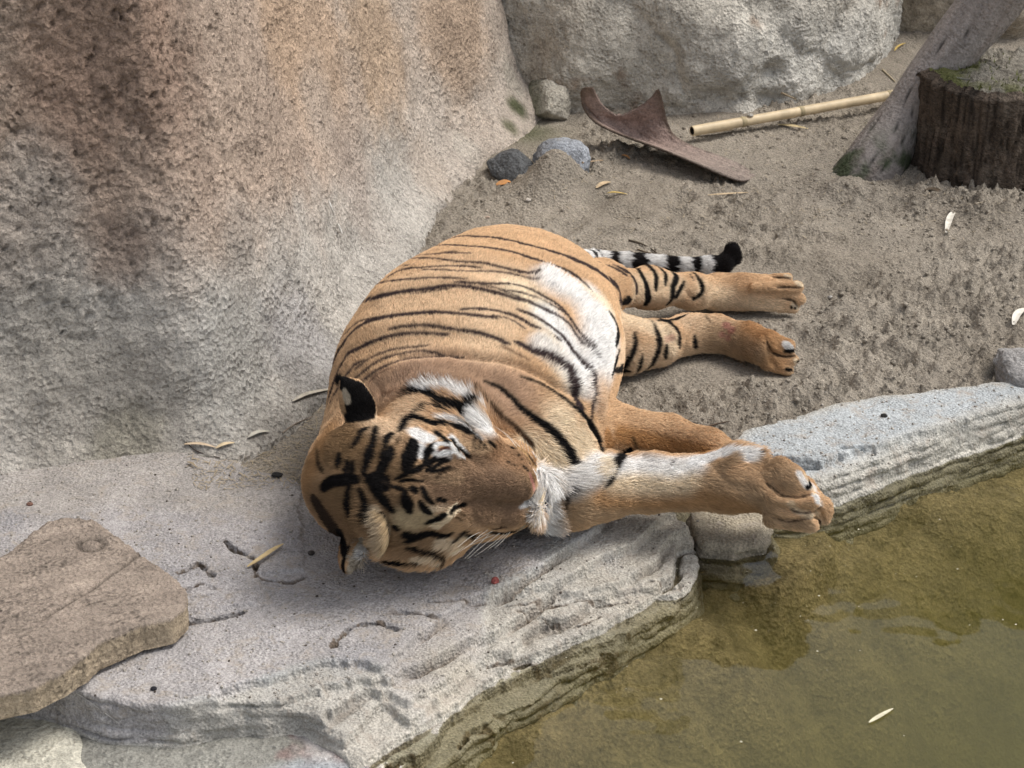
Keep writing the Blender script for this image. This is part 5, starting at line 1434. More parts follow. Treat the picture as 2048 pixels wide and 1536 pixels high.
DABS = [   # (points, radius px, colour, strength)
 ([(1190, 590), (1215, 650), (1215, 715), (1205, 770), (1195, 795)], 30, WHITE, .95), ([(1150, 770), (1190, 790)], 18, WHITE, .8),
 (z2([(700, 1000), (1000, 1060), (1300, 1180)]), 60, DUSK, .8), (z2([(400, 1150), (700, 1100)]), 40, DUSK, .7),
 (z2([(900, 350), (700, 700), (600, 480)]), 80, PALE, .45), (z2([(1300, 420), (1250, 560), (1150, 800)]), 60, PALE, .75),
 (z2([(1350, 450), (1500, 600), (1600, 850), (1700, 1050)]), 34, CREAM, .9),
 (z2([(1600, 420), (1760, 520), (1870, 700), (1870, 900), (1850, 1100)]), 40, WHITE, 1), (z2([(1550, 650), (1700, 850), (1780, 1050)]), 30, WHITE, .95), (z2([(1500, 860), (1620, 950), (1720, 1080)]), 24, WHITE, .8),
 (z2([(1590, 390), (1640, 450)]), 22, WHITE, 1), (z2([(1930, 620), (1980, 760), (1950, 950), (1900, 1150)]), 40, WHITE, 1),
 (z3([(430, 420), (560, 480)]), 24, CREAM, .8), (z3([(760, 390), (1000, 360)]), 30, CREAM, .6), (z3([(1180, 380), (1400, 440), (1600, 470)]), 24, CREAM, .55),
 (z3([(1200, 300), (1500, 310), (1700, 340)]), 20, ORANGE, .6), (z3([(1450, 380), (1650, 400)]), 16, ORANGE, .8),
 (z3([(650, 560), (800, 600), (900, 640)]), 26, CREAM, .7), (z3([(650, 820), (850, 800)]), 24, PALE, .7), (z3([(650, 600), (670, 720), (640, 850)]), 20, PALE, .8), (z3([(960, 680), (980, 760)]), 18, CREAM, .7),
 (z3([(1100, 580), (1200, 600), (1300, 650)]), 26, PALE, .8), (z3([(1260, 690), (1400, 760), (1550, 820)]), 30, FAWN, .9), (z3([(1500, 620), (1650, 700), (1650, 860)]), 26, RICH, .55),
 (z3([(1320, 610), (1350, 640)]), 9, PINK, .9), (z3([(1290, 670), (1330, 690)]), 7, PINK, .7), (z3([(970, 690), (940, 700)]), 8, PINK, .5),
 (z4([(480, 140), (700, 230), (1000, 330), (1250, 410)]), 44, ORANGE, .9), (z4([(600, 330), (900, 400), (1150, 450)]), 20, RICH, .9), (z4([(520, 330), (540, 400)]), 16, RICH, .8),
 (z4([(250, 250), (300, 350), (400, 400)]), 40, CREAM, .9), (z4([(60, 400), (200, 480), (300, 560)]), 30, CREAM, .9), (z4([(150, 560), (260, 600), (380, 560), (480, 500)]), 20, WHITE, .95),
 (z4([(100, 740), (180, 700), (160, 850), (90, 880)]), 28, WHITE, 1), (z5([(1180, 1000), (1240, 1080), (1180, 1180)]), 16, WHITE, 1),
 (z4([(340, 740), (600, 700), (900, 680), (1150, 690), (1400, 760)]), 50, FAWN, .95), (z4([(500, 700), (800, 720), (1100, 720), (1400, 790)]), 24, RICH, .55),
 (z4([(560, 590), (780, 610), (980, 600)]), 28, CREAM, .8), (z4([(470, 520), (700, 505), (900, 520), (1050, 505)]), 22, WHITE, .9), (z4([(1050, 495), (1150, 460), (1250, 440), (1400, 455)]), 16, WHITE, .95), (z4([(300, 620), (420, 560), (500, 500)]), 28, WHITE, .85), (z4([(1150, 520), (1280, 480)]), 10, FAWN, .5), (z4([(450, 560), (520, 500)]), 18, CREAM, .8),
 (z4([(1230, 520), (1300, 470)]), 12, FAWN, .9), (z4([(1500, 520), (1600, 540), (1620, 600)]), 26, FAWN, .8),
 (z8([(760, 560), (850, 700), (930, 720), (1000, 900)]), 9, WHITE, .9), (z8([(960, 830), (1030, 950)]), 8, WHITE, .9), (z8([(650, 950), (760, 1050), (900, 1100)]), 9, CREAM, .6),
 (z8([(1050, 760), (1130, 900), (1150, 1050)]), 22, ORANGE, .9), (z8([(600, 1220), (900, 1220)]), 10, FAWN, .9),
 # face
 (z1([(350, 550), (500, 620), (700, 900), (400, 1000)]), 70, (0.205, 0.128, 0.066), 1), (z1([(330, 480), (250, 620), (180, 850)]), 24, (0.36, 0.21, 0.10), .9), (z1([(650, 900), (800, 1180), (1000, 1230)]), 50, (.23, .145, .08), .9), (z1([(250, 1000), (400, 1150)]), 40, (.20, .12, .065), .8),  # tawny head base, darkened further to paint in the shade on the forehead
 (z1([(700, 420), (780, 450), (900, 350)]), 36, PALE, .8), (z1([(560, 180), (620, 260)]), 12, CREAM, .9), (z1([(960, 230), (1130, 230), (1280, 270)]), 13, WHITE, .9),
 (z1([(1330, 430), (1400, 480)]), 22, WHITE, 1), (z1([(1250, 300), (1350, 360)]), 14, WHITE, .9),
 (z1([(930, 500), (980, 530), (1020, 540)]), 18, WHITE, 1), (z1([(960, 640), (960, 600)]), 12, WHITE, 1), (z1([(1070, 640), (1150, 660)]), 10, WHITE, .95), (z1([(1180, 590), (1230, 650)]), 8, WHITE, .95), (z1([(1170, 530), (1210, 570), (1260, 620)]), 7, WHITE, 1),
 (z1([(1100, 150 + 260), (1200, 420), (1300, 480), (1370, 540)]), 6, WHITE, .9),
 (z1([(850, 1080), (930, 1110), (1000, 1060)]), 24, (0.50, 0.40, 0.25), .8), (z1([(1070, 1140), (1150, 1090), (1200, 1040)]), 8, CREAM, .9), (z1([(1040, 1020), (1100, 1010), (1140, 1000)]), 8, CREAM, .8),
 (z1([(640, 1040), (700, 1150), (680, 1260)]), 16, CREAM, .5), (z1([(760, 1400), (900, 1400)]), 14, CREAM, .4), (z1([(960, 1320), (1080, 1330)]), 10, CREAM, .7), (z1([(1100, 1240), (1200, 1250), (1250, 1210)]), 14, CREAM, .6),
 (z1([(1300, 640), (1400, 700), (1500, 760)]), 32, MUZZ, .75), (z1([(1150, 860), (1350, 900), (1500, 900), (1600, 940)]), 50, MUZZ, .95), (z1([(1500, 620), (1650, 700)]), 26, (0.27, 0.155, 0.085), .8), (z1([(1400, 1050), (1550, 1100)]), 30, MUZZ, .7),
 (z1([(1080, 780), (1200, 800)]), 18, FAWN, .5), (z1([(1240, 560), (1350, 600), (1420, 590)]), 13, FAWN, .8),
 (z1([(1725, 680), (1760, 770), (1790, 850)]), 8, WHITE, .95), (z1([(1690, 970), (1740, 940)]), 8, WHITE, .9),
 (z1([(1820, 820), (1850, 920), (1830, 1030)]), 14, WHITE, 1), (z1([(1730, 1060), (1800, 1100)]), 12, WHITE, .9),
]
BL = [     # (points, width px (start, end), colour, extend at start m, extend at end m)
 (z2([(560, 255), (700, 190), (850, 172), (1000, 178), (1150, 190), (1300, 215), (1450, 262), (1600, 315), (1700, 355), (1780, 410), (1850, 480)]), (6, 11), STRIPE, .12, 0),
 (z2([(1000, 110), (1200, 122), (1400, 165), (1600, 220), (1750, 275), (1880, 340), (1960, 400), (2030, 470), (2048, 600)]), (6, 15), STRIPE, .10, 0),
 (z2([(600, 245), (760, 235), (900, 225), (1030, 228)]), (4, 4), STRIPE, .1, 0), (z2([(830, 222), (930, 216)]), (5, 4), STRIPE, 0, 0),
 (z2([(500, 292), (650, 262), (800, 265), (950, 285), (1100, 292), (1250, 325), (1380, 355), (1500, 370)]), (4, 6), STRIPE, .1, 0),
 (z2([(330, 415), (430, 345), (520, 320), (640, 305)]), (6, 3), STRIPE, .1, 0),
 (z2([(465, 390), (560, 340), (700, 325), (850, 315), (1000, 315), (1100, 325)]), (6, 4), STRIPE, 0, 0), (z2([(700, 340), (850, 340), (1000, 350), (1150, 350), (1300, 365), (1450, 400), (1500, 410)]), (4, 3), STRIPE, 0, 0),
 (z2([(220, 545), (290, 480), (380, 440), (500, 415), (650, 402), (800, 395), (1000, 400)]), (7, 4), STRIPE, .12, 0),
 (z2([(150, 690), (200, 600), (290, 560), (400, 530), (520, 500), (650, 480), (760, 465), (880, 450), (1000, 455), (1120, 475), (1250, 510), (1400, 555)]), (10, 6), STRIPE, .12, 0), (z2([(280, 545), (400, 515), (520, 492), (640, 470)]), (4, 4), STRIPE, 0, 0), (z2([(620, 505), (760, 485), (880, 468)]), (3, 3), STRIPE, 0, 0),
 (z2([(920, 425), (1060, 430), (1200, 435), (1330, 440), (1450, 480), (1560, 540), (1650, 600), (1740, 720), (1810, 830), (1870, 950)]), (5, 6), STRIPE, 0, 0),
 (z2([(1400, 555), (1520, 600), (1620, 650), (1700, 710), (1760, 800), (1830, 900)]), (5, 5), STRIPE, 0, 0), (z2([(1250, 480), (1350, 490), (1480, 530), (1600, 590), (1700, 650)]), (3, 3), STRIPE, 0, 0), (z2([(1080, 440), (1220, 470), (1340, 520), (1450, 560)]), (3, 3), STRIPE, 0, 0),
 (z2([(130, 890), (200, 790), (280, 720), (380, 680), (500, 655), (620, 640), (780, 630), (950, 640), (1100, 655), (1200, 670)]), (11, 7), STRIPE, .13, 0), (z2([(160, 790), (260, 700), (380, 668)]), (4, 4), STRIPE, .1, 0),
 (z2([(960, 612), (1080, 605), (1200, 620), (1330, 655), (1430, 710), (1550, 770), (1640, 820)]), (6, 7), STRIPE, 0, 0), (z2([(1180, 650), (1300, 680), (1400, 740)]), (4, 4), STRIPE, 0, 0),
 (z2([(1350, 612), (1450, 650), (1550, 710), (1650, 790), (1720, 880), (1790, 980), (1840, 1080), (1850, 1190)]), (6, 9), STRIPE, 0, .05),
 (z2([(470, 745), (600, 725), (750, 722), (900, 745), (1050, 765), (1180, 800), (1290, 845)]), (4, 7), STRIPE, 0, 0),
 (z2([(135, 1010), (190, 920), (280, 870), (380, 825), (500, 790), (620, 775), (750, 775), (880, 785)]), (9, 4), STRIPE, .12, 0), (z2([(290, 865), (350, 835)]), (11, 9), STRIPE, 0, 0),
 (z2([(1330, 830), (1430, 880), (1530, 930), (1620, 985), (1680, 1040), (1720, 1120)]), (8, 17), STRIPE, 0, .05),
 (z2([(1240, 860), (1340, 910), (1430, 960)]), (3, 4), (0.2, 0.12, 0.07), 0, 0),
 (z2([(240, 1020), (350, 940), (480, 890), (620, 870), (740, 855)]), (4, 3), STRIPE, 0, 0), (z2([(260, 1070), (370, 980), (480, 930), (600, 905), (720, 895), (850, 925)]), (5, 3), STRIPE, .06, 0), (z2([(180, 1060), (240, 990), (300, 960)]), (6, 4), STRIPE, .06, 0),
 (z2([(300, 1090), (420, 1010), (560, 960), (700, 942), (850, 938), (980, 940)]), (5, 3), STRIPE, .03, 0), (z2([(330, 1110), (420, 1040), (520, 1000)]), (2.5, 2), (0.16, 0.09, 0.06), 0, 0), (z2([(420, 1190), (560, 1165), (700, 1160)]), (3, 2), (0.22, 0.12, 0.07), 0, 0),
 ([(966, 763), (997, 774), (1021, 794), (1044, 818), (1071, 838), (1100, 860), (1120, 885), (1132, 908), (1143, 925)], (4, 19), BLACK, 0, 0),
 ([(1040, 752), (1071, 763), (1088, 771), (1120, 791), (1153, 818), (1179, 847), (1197, 879), (1203, 903)], (3, 12), BLACK, 0, 0),
 (z2([(1050, 1210), (1150, 1270), (1250, 1350), (1350, 1430), (1420, 1500), (1450, 1540)]), (5, 6), (0.06, 0.035, 0.02), 0, 0),
 (z3([(572, 525), (612, 590), (628, 660), (612, 735)]), (9, 13), BLACK, 0, 0), 
 # hind legs
 (z3([(600, 225), (700, 280), (740, 340), (745, 400)]), (4, 8), STRIPE, 0, 0), (z3([(500, 210), (600, 245), (680, 290)]), (3, 4), STRIPE, .02, 0), (z3([(740, 230), (780, 290), (810, 360), (820, 440)]), (6, 9), BLACK, .03, .02),
 (z3([(830, 235), (870, 290), (870, 380)]), (5, 5), BLACK, .03, 0), (z3([(890, 240), (930, 280), (930, 350)]), (5, 4), BLACK, .03, 0), (z3([(960, 252), (1000, 300), (980, 360), (975, 430)]), (8, 7), BLACK, .03, .02),
 (z3([(1050, 330), (1020, 390), (1000, 430)]), (3, 7), BLACK, 0, 0), (z3([(1130, 290), (1165, 350), (1160, 400), (1110, 440)]), (3, 5), BLACK, .03, 0), (z3([(1090, 285), (1110, 320)]), (2, 2), STRIPE, 0, 0),
 (z3([(640, 470), (680, 450), (700, 460)]), (12, 12), BLACK, 0, .03), 
 (z3([(730, 660), (735, 740), (690, 830), (650, 890)]), (4, 10), BLACK, 0, .03), (z3([(870, 640), (890, 700), (880, 780), (840, 860)]), (7, 7), BLACK, 0, .03), (z3([(850, 590), (880, 660)]), (2, 4), BLACK, .03, 0),
 (z3([(950, 590), (1010, 650), (1020, 750)]), (7, 5), BLACK, .03, 0), (z3([(935, 740), (930, 820)]), (6, 5), BLACK, 0, 0), (z3([(1115, 680), (1125, 750)]), (4, 7), BLACK, 0, 0), (z3([(780, 800), (760, 880)]), (4, 6), BLACK, 0, .02), (z3([(635, 770), (600, 890)]), (5, 8), BLACK, 0, .02), (z3([(700, 900), (600, 900)]), (8, 12), BLACK, 0, 0),
 (z3([(1180, 545), (1215, 590)]), (2, 2), (0.15, 0.1, 0.06), 0, 0), (z3([(880, 582), (980, 575), (1060, 545)]), (4, 4), BLACK, 0, 0),
 # forelegs
 (z4([(650, 425), (600, 470), (565, 540)]), (15, 14), BLACK, .02, 0), (z4([(565, 540), (545, 600), (505, 650)]), (12, 4), BLACK, 0, 0), (z4([(300, 640), (285, 720), (250, 830)]), (7, 3), BLACK, 0, 0), (z4([(680, 350), (700, 410)]), (3, 5), BLACK, 0, 0),
 (z4([(930, 480), (910, 510)]), (2, 2), STRIPE, 0, 0),
 (z9([(1080, 360), (1130, 378)]), (5, 6), CREAM, 0, 0), (z9([(1200, 430), (1250, 465)]), (9, 6), CREAM, 0, 0), (z9([(1260, 540), (1300, 600)]), (9, 7), CREAM, 0, 0), (z9([(1150, 660), (1210, 700)]), (4, 6), CREAM, 0, 0), (z9([(1080, 1070), (1140, 1110)]), (12, 9), WHITE, 0, 0), (z9([(1180, 1230), (1210, 1290)]), (6, 8), CREAM, 0, 0),
 (z8([(330, 680), (450, 770), (560, 835), (760, 855), (900, 825)]), (2, 1), (.10, .065, .04), 0, 0), (z8([(640, 1012), (760, 1057), (900, 1052), (1000, 1012)]), (1.5, 1), (.10, .065, .04), 0, 0), (z8([(420, 1120), (600, 1165), (800, 1150), (950, 1120)]), (1.5, 1), (.10, .065, .04), 0, 0),  # forepaw toe partings, with the shade of the grooves painted in brown
 (z9([(1000, 490), (1080, 485), (1240, 488)]), (1, 1), (.10, .065, .04), 0, 0), (z9([(960, 375), (1130, 392)]), (1, 1), (.10, .065, .04), 0, 0), (z9([(1050, 602), (1150, 620), (1210, 690)]), (1, 1), (.10, .065, .04), 0, 0), (z9([(890, 1050), (950, 1150), (1050, 1190), (1180, 1185)]), (1, 1.5), (.10, .065, .04), 0, 0),  # same painted groove shade between the hind toes
 (z8([(820, 560), (890, 680), (950, 820)]), (3, 5), CREAM, 0, 0), (z8([(970, 870), (1020, 960)]), (6, 5), WHITE, 0, 0), (z8([(900, 1110), (980, 1060)]), (8, 6), CREAM, 0, 0),
 (z8([(60, 200), (90, 240)]), (8, 8), (.03, .03, .03), 0, 0), (z8([(280, 260), (260, 310)]), (12, 9), (.02, .02, .02), 0, 0), (z8([(880, 640), (900, 700), (860, 740)]), (8, 10), BLACK, 0, 0), (z8([(1000, 1170), (1010, 1230)]), (11, 10), BLACK, 0, 0), (z8([(960, 1000), (1020, 990)]), (3, 3), BLACK, 0, 0),
 (z9([(1080, 1140), (1150, 1140), (1190, 1110)]), (5, 5), BLACK, 0, 0), (z9([(1090, 1325), (1200, 1335)]), (5, 5), BLACK, 0, 0), (z9([(1210, 1240), (1220, 1280)]), (6, 6), BLACK, 0, 0), (z9([(1140, 690), (1180, 700)]), (4, 4), BLACK, 0, 0),
 # crown and forehead
 (z1([(300, 870), (360, 830), (430, 820), (530, 815)]), (16, 14), BLACK, 0, 0), (z1([(600, 815), (670, 790), (710, 720), (735, 670), (760, 610)]), (14, 14), BLACK, 0, 0), (z1([(640, 800), (730, 800)]), (10, 10), BLACK, 0, 0), (z1([(740, 800), (745, 880)]), (8, 6), BLACK, 0, 0),
 (z1([(910, 560), (895, 650), (860, 735)]), (18, 18), BLACK, 0, 0), (z1([(890, 640), (880, 680)]), (26, 26), BLACK, 0, 0),
 (z1([(655, 460), (640, 560), (605, 640), (590, 700), (575, 780)]), (8, 10), BLACK, 0, 0), (z1([(620, 600), (600, 690)]), (14, 14), BLACK, 0, 0),
 (z1([(760, 510), (730, 540), (715, 590)]), (11, 8), BLACK, 0, 0), (z1([(715, 590), (690, 650), (675, 680)]), (6, 3), BLACK, 0, 0), (z1([(820, 530), (790, 580)]), (3, 2), (.1, .06, .03), 0, 0),
 (z1([(600, 465), (560, 490), (530, 550), (500, 590)]), (8, 7), BLACK, 0, 0), (z1([(405, 650), (400, 730)]), (10, 9), BLACK, 0, 0), (z1([(460, 690), (450, 780)]), (7, 9), BLACK, 0, 0), (z1([(500, 700), (495, 790)]), (7, 10), BLACK, 0, 0), (z1([(260, 620), (265, 700), (290, 760)]), (5, 5), (.05, .03, .02), 0, 0),
 (z1([(1060, 575), (1015, 620), (990, 695)]), (11, 9), BLACK, 0, 0), (z1([(1060, 575), (1120, 565), (1180, 585)]), (5, 4), BLACK, 0, 0), (z1([(1060, 490), (1110, 530), (1170, 580)]), (9, 7), BLACK, 0, 0), (z1([(1090, 620), (1130, 600), (1165, 610)]), (4, 4), (.14, .05, .03), 0, 0),
 (z1([(825, 485), (870, 425), (950, 408), (1050, 440), (1150, 440)]), (11, 6), BLACK, 0, 0), (z1([(950, 385), (1030, 350), (1110, 360), (1200, 380)]), (5, 4), BLACK, 0, 0), (z1([(1180, 450), (1250, 475), (1300, 500)]), (7, 11), BLACK, 0, 0), (z1([(1320, 480), (1340, 540)]), (4, 6), BLACK, 0, 0), (z1([(1360, 520), (1375, 560)]), (4, 5), BLACK, 0, 0), (z1([(1430, 560), (1470, 590)]), (7, 6), BLACK, 0, 0), (z1([(1400, 580), (1410, 600)]), (3, 3), BLACK, 0, 0), (z1([(1200, 410), (1280, 450), (1330, 500)]), (2, 3), BLACK, 0, 0),
 (z1([(880, 285), (960, 265), (1050, 285), (1130, 320), (1200, 345), (1280, 370), (1330, 350)]), (8, 17), BLACK, 0, 0), (z1([(1180, 350), (1270, 400)]), (12, 10), BLACK, 0, 0),
 (z5([(940, 270), (1040, 340), (1120, 430), (1165, 520)]), (5, 9), (.50, .33, .17), 0, 0), (z5([(1130, 350), (1195, 470), (1215, 590), (1225, 720)]), (4, 9), WHITE, 0, 0), (z5([(1150, 560), (1190, 640), (1200, 740)]), (9, 8), WHITE, 0, 0),
 (z5([(1190, 820), (1185, 920), (1130, 1060), (1010, 1190)]), (9, 4), CREAM, 0, 0), (z5([(1150, 870), (1080, 920), (1000, 960)]), (10, 5), WHITE, 0, 0), (z5([(1080, 980), (1100, 1020)]), (6, 6), (.45, .30, .14), 0, 0),
 (z5([(1105, 590), (1140, 680), (1155, 760)]), (3, 5), (.42, .24, .20), 0, 0),
 (z5([(245, 165), (300, 250), (370, 325), (425, 365)]), (5, 4), WHITE, 0, 0), (z5([(235, 250), (290, 340), (385, 415)]), (6, 4), WHITE, 0, 0), (z5([(60, 300), (100, 258), (200, 268)]), (7, 5), WHITE, 0, 0), (z5([(90, 385), (180, 360), (260, 345)]), (8, 5), WHITE, 0, 0), (z5([(40, 1130), (160, 1110), (250, 1040), (330, 990)]), (6, 4), CREAM, 0, 0), (z5([(160, 1060), (220, 985), (300, 915)]), (5, 3), CREAM, 0, 0),
 (z5([(245, 215), (270, 270), (330, 330), (430, 395)]), (5, 7), BLACK, 0, 0), (z5([(235, 1020), (270, 960), (350, 930)]), (6, 8), BLACK, 0, 0), (z5([(200, 225), (250, 250)]), (3, 3), BLACK, 0, 0),
 (z1([(790, 812), (870, 770), (960, 735), (1010, 700), (1060, 670)]), (4, 6), BLACK, 0, 0), (z1([(1030, 760), (1100, 700), (1160, 685)]), (6, 4), BLACK, 0, 0), (z1([(1070, 800), (1120, 760), (1200, 740)]), (3, 3), (.08, .05, .03), 0, 0),
 (z1([(820, 828), (880, 818), (980, 826)]), (4, 3), BLACK, 0, 0), (z1([(770, 862), (840, 885), (858, 915)]), (6, 6), BLACK, 0, 0), (z1([(905, 880), (925, 890)]), (13, 13), BLACK, 0, 0), (z1([(850, 920), (860, 960), (885, 1030)]), (12, 14), BLACK, 0, 0), (z1([(865, 960), (880, 1000)]), (22, 20), BLACK, 0, 0),
 (z1([(975, 875), (1000, 930), (1045, 980)]), (9, 6), BLACK, 0, 0), (z1([(960, 970), (985, 1015), (1030, 1045)]), (8, 9), BLACK, 0, 0), (z1([(1080, 955), (1130, 960)]), (7, 6), BLACK, 0, 0),
 (z1([(630, 845), (680, 915), (720, 970), (775, 1030)]), (16, 10), BLACK, 0, 0), (z1([(650, 840), (720, 880)]), (18, 10), BLACK, 0, 0), (z1([(545, 880), (575, 950), (600, 1010), (605, 1080)]), (7, 8), BLACK, 0, 0), (z1([(575, 950), (590, 990)]), (12, 10), BLACK, 0, 0), (z1([(465, 900), (460, 990), (480, 1065)]), (9, 9), BLACK, 0, 0), (z1([(480, 830), (470, 900)]), (7, 9), BLACK, 0, 0),
 (z1([(1172, 1030), (1205, 1000), (1260, 988)]), (5, 8), BLACK, 0, 0), (z1([(1000, 1115), (1070, 1090), (1130, 1055)]), (7, 8), BLACK, 0, 0), (z1([(790, 1135), (805, 1150)]), (13, 12), BLACK, 0, 0), (z1([(690, 1040), (720, 1090), (740, 1130)]), (5, 5), BLACK, 0, 0),
 (z1([(850, 1185), (920, 1200), (1000, 1185), (1090, 1180)]), (13, 7), BLACK, 0, 0), (z1([(870, 1230), (920, 1215)]), (10, 10), BLACK, 0, 0), (z1([(890, 1260), (980, 1270), (1080, 1290), (1140, 1325)]), (7, 6), BLACK, 0, 0), (z1([(1110, 1340), (1150, 1340)]), (10, 8), BLACK, 0, 0), (z1([(740, 1340), (850, 1345), (960, 1350)]), (10, 8), BLACK, 0, 0),
 (z1([(1085, 1200), (1160, 1190)]), (7, 6), BLACK, 0, 0), (z1([(1190, 1230), (1250, 1180), (1290, 1170)]), (5, 3), BLACK, 0, 0), (z1([(1280, 1190), (1330, 1210)]), (7, 8), BLACK, 0, 0),
 (z1([(1180, 1060), (1240, 1090)]), (2, 2), (.1, .06, .03), 0, 0), (z1([(1220, 1040), (1290, 1080), (1310, 1130)]), (2, 2), (.1, .06, .03), 0, 0),
 (z5([(1105, 600), (1135, 690), (1150, 770)]), (4, 7), (.50, .26, .21), 0, 0), (z5([(1165, 780), (1120, 850), (1100, 870)]), (5, 4), BLACK, 0, 0), (z5([(1035, 510), (1075, 555)]), (4, 4), BLACK, 0, 0), (z5([(1100, 480), (1120, 520)]), (3, 3), BLACK, 0, 0),
 (z5([(905, 300), (920, 305)]), (6, 5), BLACK, 0, 0), (z5([(865, 458), (868, 460)]), (4, 4), BLACK, 0, 0), (z5([(980, 380), (982, 382)]), (3, 3), BLACK, 0, 0), (z5([(1010, 430), (1012, 432)]), (3, 3), BLACK, 0, 0),
 (z5([(900, 485), (960, 505)]), (2, 2), BLACK, 0, 0), (z5([(1060, 340), (1130, 440), (1180, 520)]), (2, 2), (.1, .06, .04), 0, 0), (z5([(1230, 730), (1230, 840), (1240, 900)]), (8, 9), (.10, .10, .13), 0, 0), (z5([(640, 1225), (800, 1245), (950, 1220), (1060, 1150)]), (5, 4), BLACK, 0, 0), (z5([(700, 1190), (830, 1180)]), (5, 4), (.05, .03, .02), 0, 0),  # lip line: dark lip plus painted shadow gap under the lower whisker pad
 (z5([(1170, 900), (1190, 1000), (1100, 1120), (960, 1220)]), (2, 3), (.45, .38, .28), 0, 0),
 (zc([(640, 700), (700, 690), (740, 655)]), (4, 3), CREAM, 0, 0), (zc([(600, 832), (680, 825)]), (4, 5), CREAM, 0, 0), (zc([(720, 800), (790, 775)]), (5, 4), CREAM, 0, 0), (zc([(430, 862), (520, 880), (600, 862)]), (7, 5), (.48, .34, .19), 0, 0), (zc([(400, 640), (440, 700), (440, 800)]), (7, 9), (.50, .37, .22), 0, 0), (zc([(455, 690), (462, 760), (450, 810)]), (3, 4), BLACK, 0, 0),
 (zc([(505, 500), (560, 480), (615, 458)]), (2, 3), BLACK, 0, 0), (zc([(620, 470), (650, 430), (705, 415)]), (5, 3), BLACK, 0, 0), (zc([(650, 475), (720, 452)]), (3, 3), BLACK, 0, 0), (zc([(600, 540), (640, 605)]), (4, 3), BLACK, 0, 0), (zc([(680, 590), (700, 595)]), (4, 4), BLACK, 0, 0),
 (zc([(818, 335), (828, 372)]), (2, 2), BLACK, 0, 0), (zc([(850, 340), (842, 375)]), (2, 2), BLACK, 0, 0), (zc([(868, 348), (860, 380)]), (2, 2), BLACK, 0, 0), (zc([(890, 345), (908, 368)]), (5, 4), BLACK, 0, 0),
 (zc([(680, 742), (730, 728)]), (7, 5), BLACK, 0, 0), (zc([(745, 757), (778, 732)]), (3, 3), BLACK, 0, 0), (zc([(550, 780), (620, 792), (705, 816)]), (4, 3), BLACK, 0, 0), (zc([(688, 830), (716, 835)]), (6, 5), BLACK, 0, 0), (zc([(450, 832), (520, 838), (600, 836)]), (6, 5), BLACK, 0, 0), (zc([(525, 738), (560, 748)]), (12, 12), BLACK, 0, 0), (zc([(560, 738), (640, 734)]), (7, 3), BLACK, 0, 0), (zc([(800, 735), (850, 740)]), (5, 6), BLACK, 0, 0),
 (zc([(160, 370), (165, 430), (185, 480)]), (2, 3), (.03, .02, .012), 0, 0), (zc([(1098, 430), (1108, 510), (1100, 580)]), (3, 4), WHITE, 0, 0),
 # nape: shadow behind the crown, painted in as a near-black stroke
 (z1([(240, 950), (300, 1050), (370, 1150), (400, 1200)]), (22, 26), (.035, .022, .015), 0, .05),
 # ears
 (z7([(440, 230), (560, 290), (700, 360), (780, 480), (800, 620)]), (20, 30), BLACK, 0, 0), (z7([(560, 680), (700, 660), (840, 660)]), (16, 16), BLACK, 0, 0), (z7([(660, 480), (700, 600)]), (34, 34), BLACK, 0, 0),
 (z7([(520, 360), (560, 500)]), (8, 11), (.36, .31, .24), 0, 0),
 (z6([(860, 820), (820, 950), (780, 1100), (740, 1260)]), (14, 26), (.42, .37, .30), 0, 0), (z6([(860, 900), (820, 1060)]), (11, 13), (.70, .68, .66), 0, 0), (z6([(690, 930), (620, 1080), (590, 1240), (670, 1350), (800, 1330), (880, 1200)]), (5, 7), BLACK, 0, 0), (z6([(560, 700), (590, 900), (600, 1040)]), (14, 12), BLACK, 0, 0),
]
TRACED = []
for pts, r, c, st in DABS:
    P, t = trace(pts, step=6)
    if len(P): TRACED.append(('d', P, np.full(len(P), r), c, st))
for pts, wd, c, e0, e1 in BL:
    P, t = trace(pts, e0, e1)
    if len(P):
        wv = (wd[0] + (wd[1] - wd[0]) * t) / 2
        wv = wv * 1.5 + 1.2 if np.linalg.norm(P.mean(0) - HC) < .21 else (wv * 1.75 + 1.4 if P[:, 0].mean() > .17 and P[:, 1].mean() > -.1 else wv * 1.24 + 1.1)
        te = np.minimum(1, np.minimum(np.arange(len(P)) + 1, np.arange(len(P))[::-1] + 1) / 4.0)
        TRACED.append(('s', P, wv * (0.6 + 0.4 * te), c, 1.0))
for k in range(len(TRACED)):
    kd, P, r, c, st = TRACED[k]
    TRACED[k] = (kd, P.astype(np.float32), (r * ((P - CAM) @ FWD) / FPX).astype(np.float32), np.array(c, np.float32), st)
tailP = np.array([t[0] for t in TAIL]); tl_len = np.r_[0, np.cumsum(np.linalg.norm(np.diff(tailP, axis=0), axis=1))]

def min_dist(A, P, r):
    """signed distance to the union of discs P,r; chunked"""
    out = np.full(len(A), 1e3, np.float32)
    for s_ in range(0, len(A), 20000):
        a = A[s_:s_ + 20000]
        d2 = (a * a).sum(1)[:, None] + (P * P).sum(1)[None] - 2 * a @ P.T
        out[s_:s_ + 20000] = (np.sqrt(np.maximum(d2, 0)) - r[None]).min(1)
    return out

